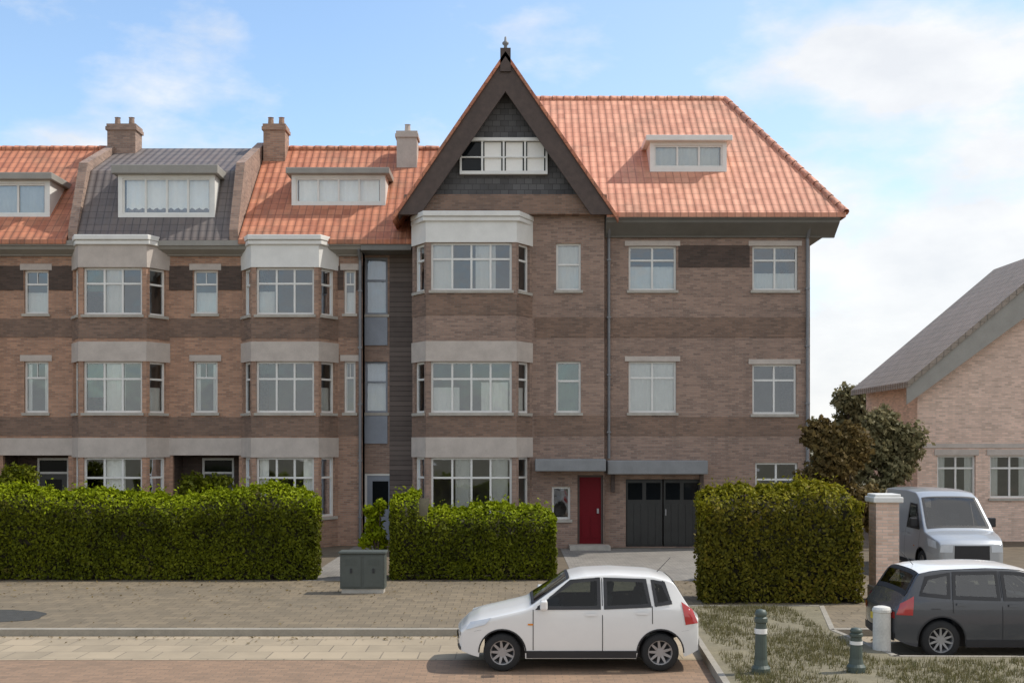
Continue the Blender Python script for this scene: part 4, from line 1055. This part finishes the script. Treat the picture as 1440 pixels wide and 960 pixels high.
car('van', 'silver van facing the street, parked behind the grey car', 'van', (PX(1366, 27.4), 27.4, 0), R(90), van)

# ------------------------------------------------------------------ sky, sun, camera
SE, AZ = R(50), R(14)       # elevation; azimuth measured from +X towards +Y
sd = Vector((math.cos(SE)*math.cos(AZ), math.cos(SE)*math.sin(AZ), math.sin(SE)))
l = bpy.data.lights.new('sun', 'SUN'); l.energy = 2.5; l.angle = R(.53); l.color = (1, .95, .87)
lo = bpy.data.objects.new('sun', l); C.objects.link(lo); lo.rotation_euler = (-sd).to_track_quat('-Z', 'Y').to_euler(); lo.location = (20, 0, 40)
w = bpy.data.worlds.new('World'); sc.world = w; w.use_nodes = True
nt = w.node_tree; bg = nt.nodes['Background']
class WN(NT):
    def __init__(s, t): s.t = t
k = WN(nt)
sky = k.n('ShaderNodeTexSky'); sky.sky_type = 'NISHITA'; sky.sun_disc = False
sky.sun_elevation = SE; sky.sun_rotation = math.atan2(sd.x, sd.y); sky.air_density = 1.15; sky.dust_density = .35; sky.ozone_density = 2.0
tc = k.n('ShaderNodeTexCoord'); g = tc.outputs['Generated']
mp = k.n('ShaderNodeMapping'); mp.inputs['Scale'].default_value = (1, 1, 2.1); mp.inputs['Location'].default_value = (3.1, .4, .2); k.l(g, mp.inputs['Vector'])
n1 = k.noise(5.2, 9, mp.outputs[0], .58); n2 = k.noise(1.7, 3, mp.outputs[0], .5)
sep = k.n('ShaderNodeSeparateXYZ'); k.l(g, sep.inputs[0])
right = k.ramp(sep.outputs[0], -.15, .42); low = k.ramp(sep.outputs[2], .32, .06)
f = k.math('ADD', k.math('MULTIPLY', n1, .62), k.math('MULTIPLY', n2, .38))
f = k.math('ADD', f, k.math('MULTIPLY', right, .10)); f = k.math('ADD', f, k.math('MULTIPLY', k.math('MULTIPLY', low, right), .09))
def blob(px, py, rx, ry, amt):
    d = Vector((px-720, F, HZ-py)).normalized()
    global f
    m_ = k.n('ShaderNodeMapping'); m_.vector_type = 'POINT'; sx, sz = F/rx, F/ry
    m_.inputs['Scale'].default_value = (sx, sx*.5, sz); m_.inputs['Location'].default_value = (-d.x*sx, -d.y*sx*.5, -d.z*sz); k.l(g, m_.inputs['Vector'])
    ln = k.n('ShaderNodeVectorMath'); ln.operation = 'LENGTH'; k.l(m_.outputs[0], ln.inputs[0])
    f = k.math('ADD', f, k.math('MULTIPLY', k.ramp(ln.outputs['Value'], 1.3, .2), amt))
blob(1230, 80, 190, 62, .22); blob(290, 60, 150, 90, .10); blob(1290, 370, 200, 90, .15); blob(790, 110, 120, 50, .08); blob(1380, 200, 160, 50, .07); blob(90, 200, 200, 40, .05)
f = k.math('ADD', f, k.math('MULTIPLY', k.ramp(sep.outputs[1], .1, -.4), .14))  # extra unseen cloud behind the camera, added to brighten the house fronts
cf = k.ramp(f, .55, .675)
cf = k.math('MULTIPLY', k.math('POWER', cf, 1.2), .92)
hz = k.math('MULTIPLY', k.math('MULTIPLY', right, .42), 1.)
c = k.mix(hz, sky.outputs[0], (3.15, 3.75, 4.35))
cs = k.ramp(k.noise(9., 6, mp.outputs[0], .6), .35, .65)
c = k.mix(cf, c, k.mix(cs, (4.05, 4.12, 4.25), (4.7, 4.7, 4.7)))
k.l(c, bg.inputs[0]); bg.inputs[1].default_value = .14
cam = bpy.data.cameras.new('camera'); co = bpy.data.objects.new('camera', cam); C.objects.link(co); sc.camera = co
co.location = (0, 0, EYE); co.rotation_euler = (math.pi/2, 0, 0)
cam.sensor_width = 36; cam.lens = 36*F/1440; cam.shift_y = (HZ-480)/1440; cam.clip_end = 5000
sc.view_settings.view_transform = 'Standard'; sc.view_settings.look = 'None'; sc.view_settings.exposure = 0.62; sc.view_settings.gamma = 1
for o in bpy.data.objects:
    if '_o' in o: del o['_o']
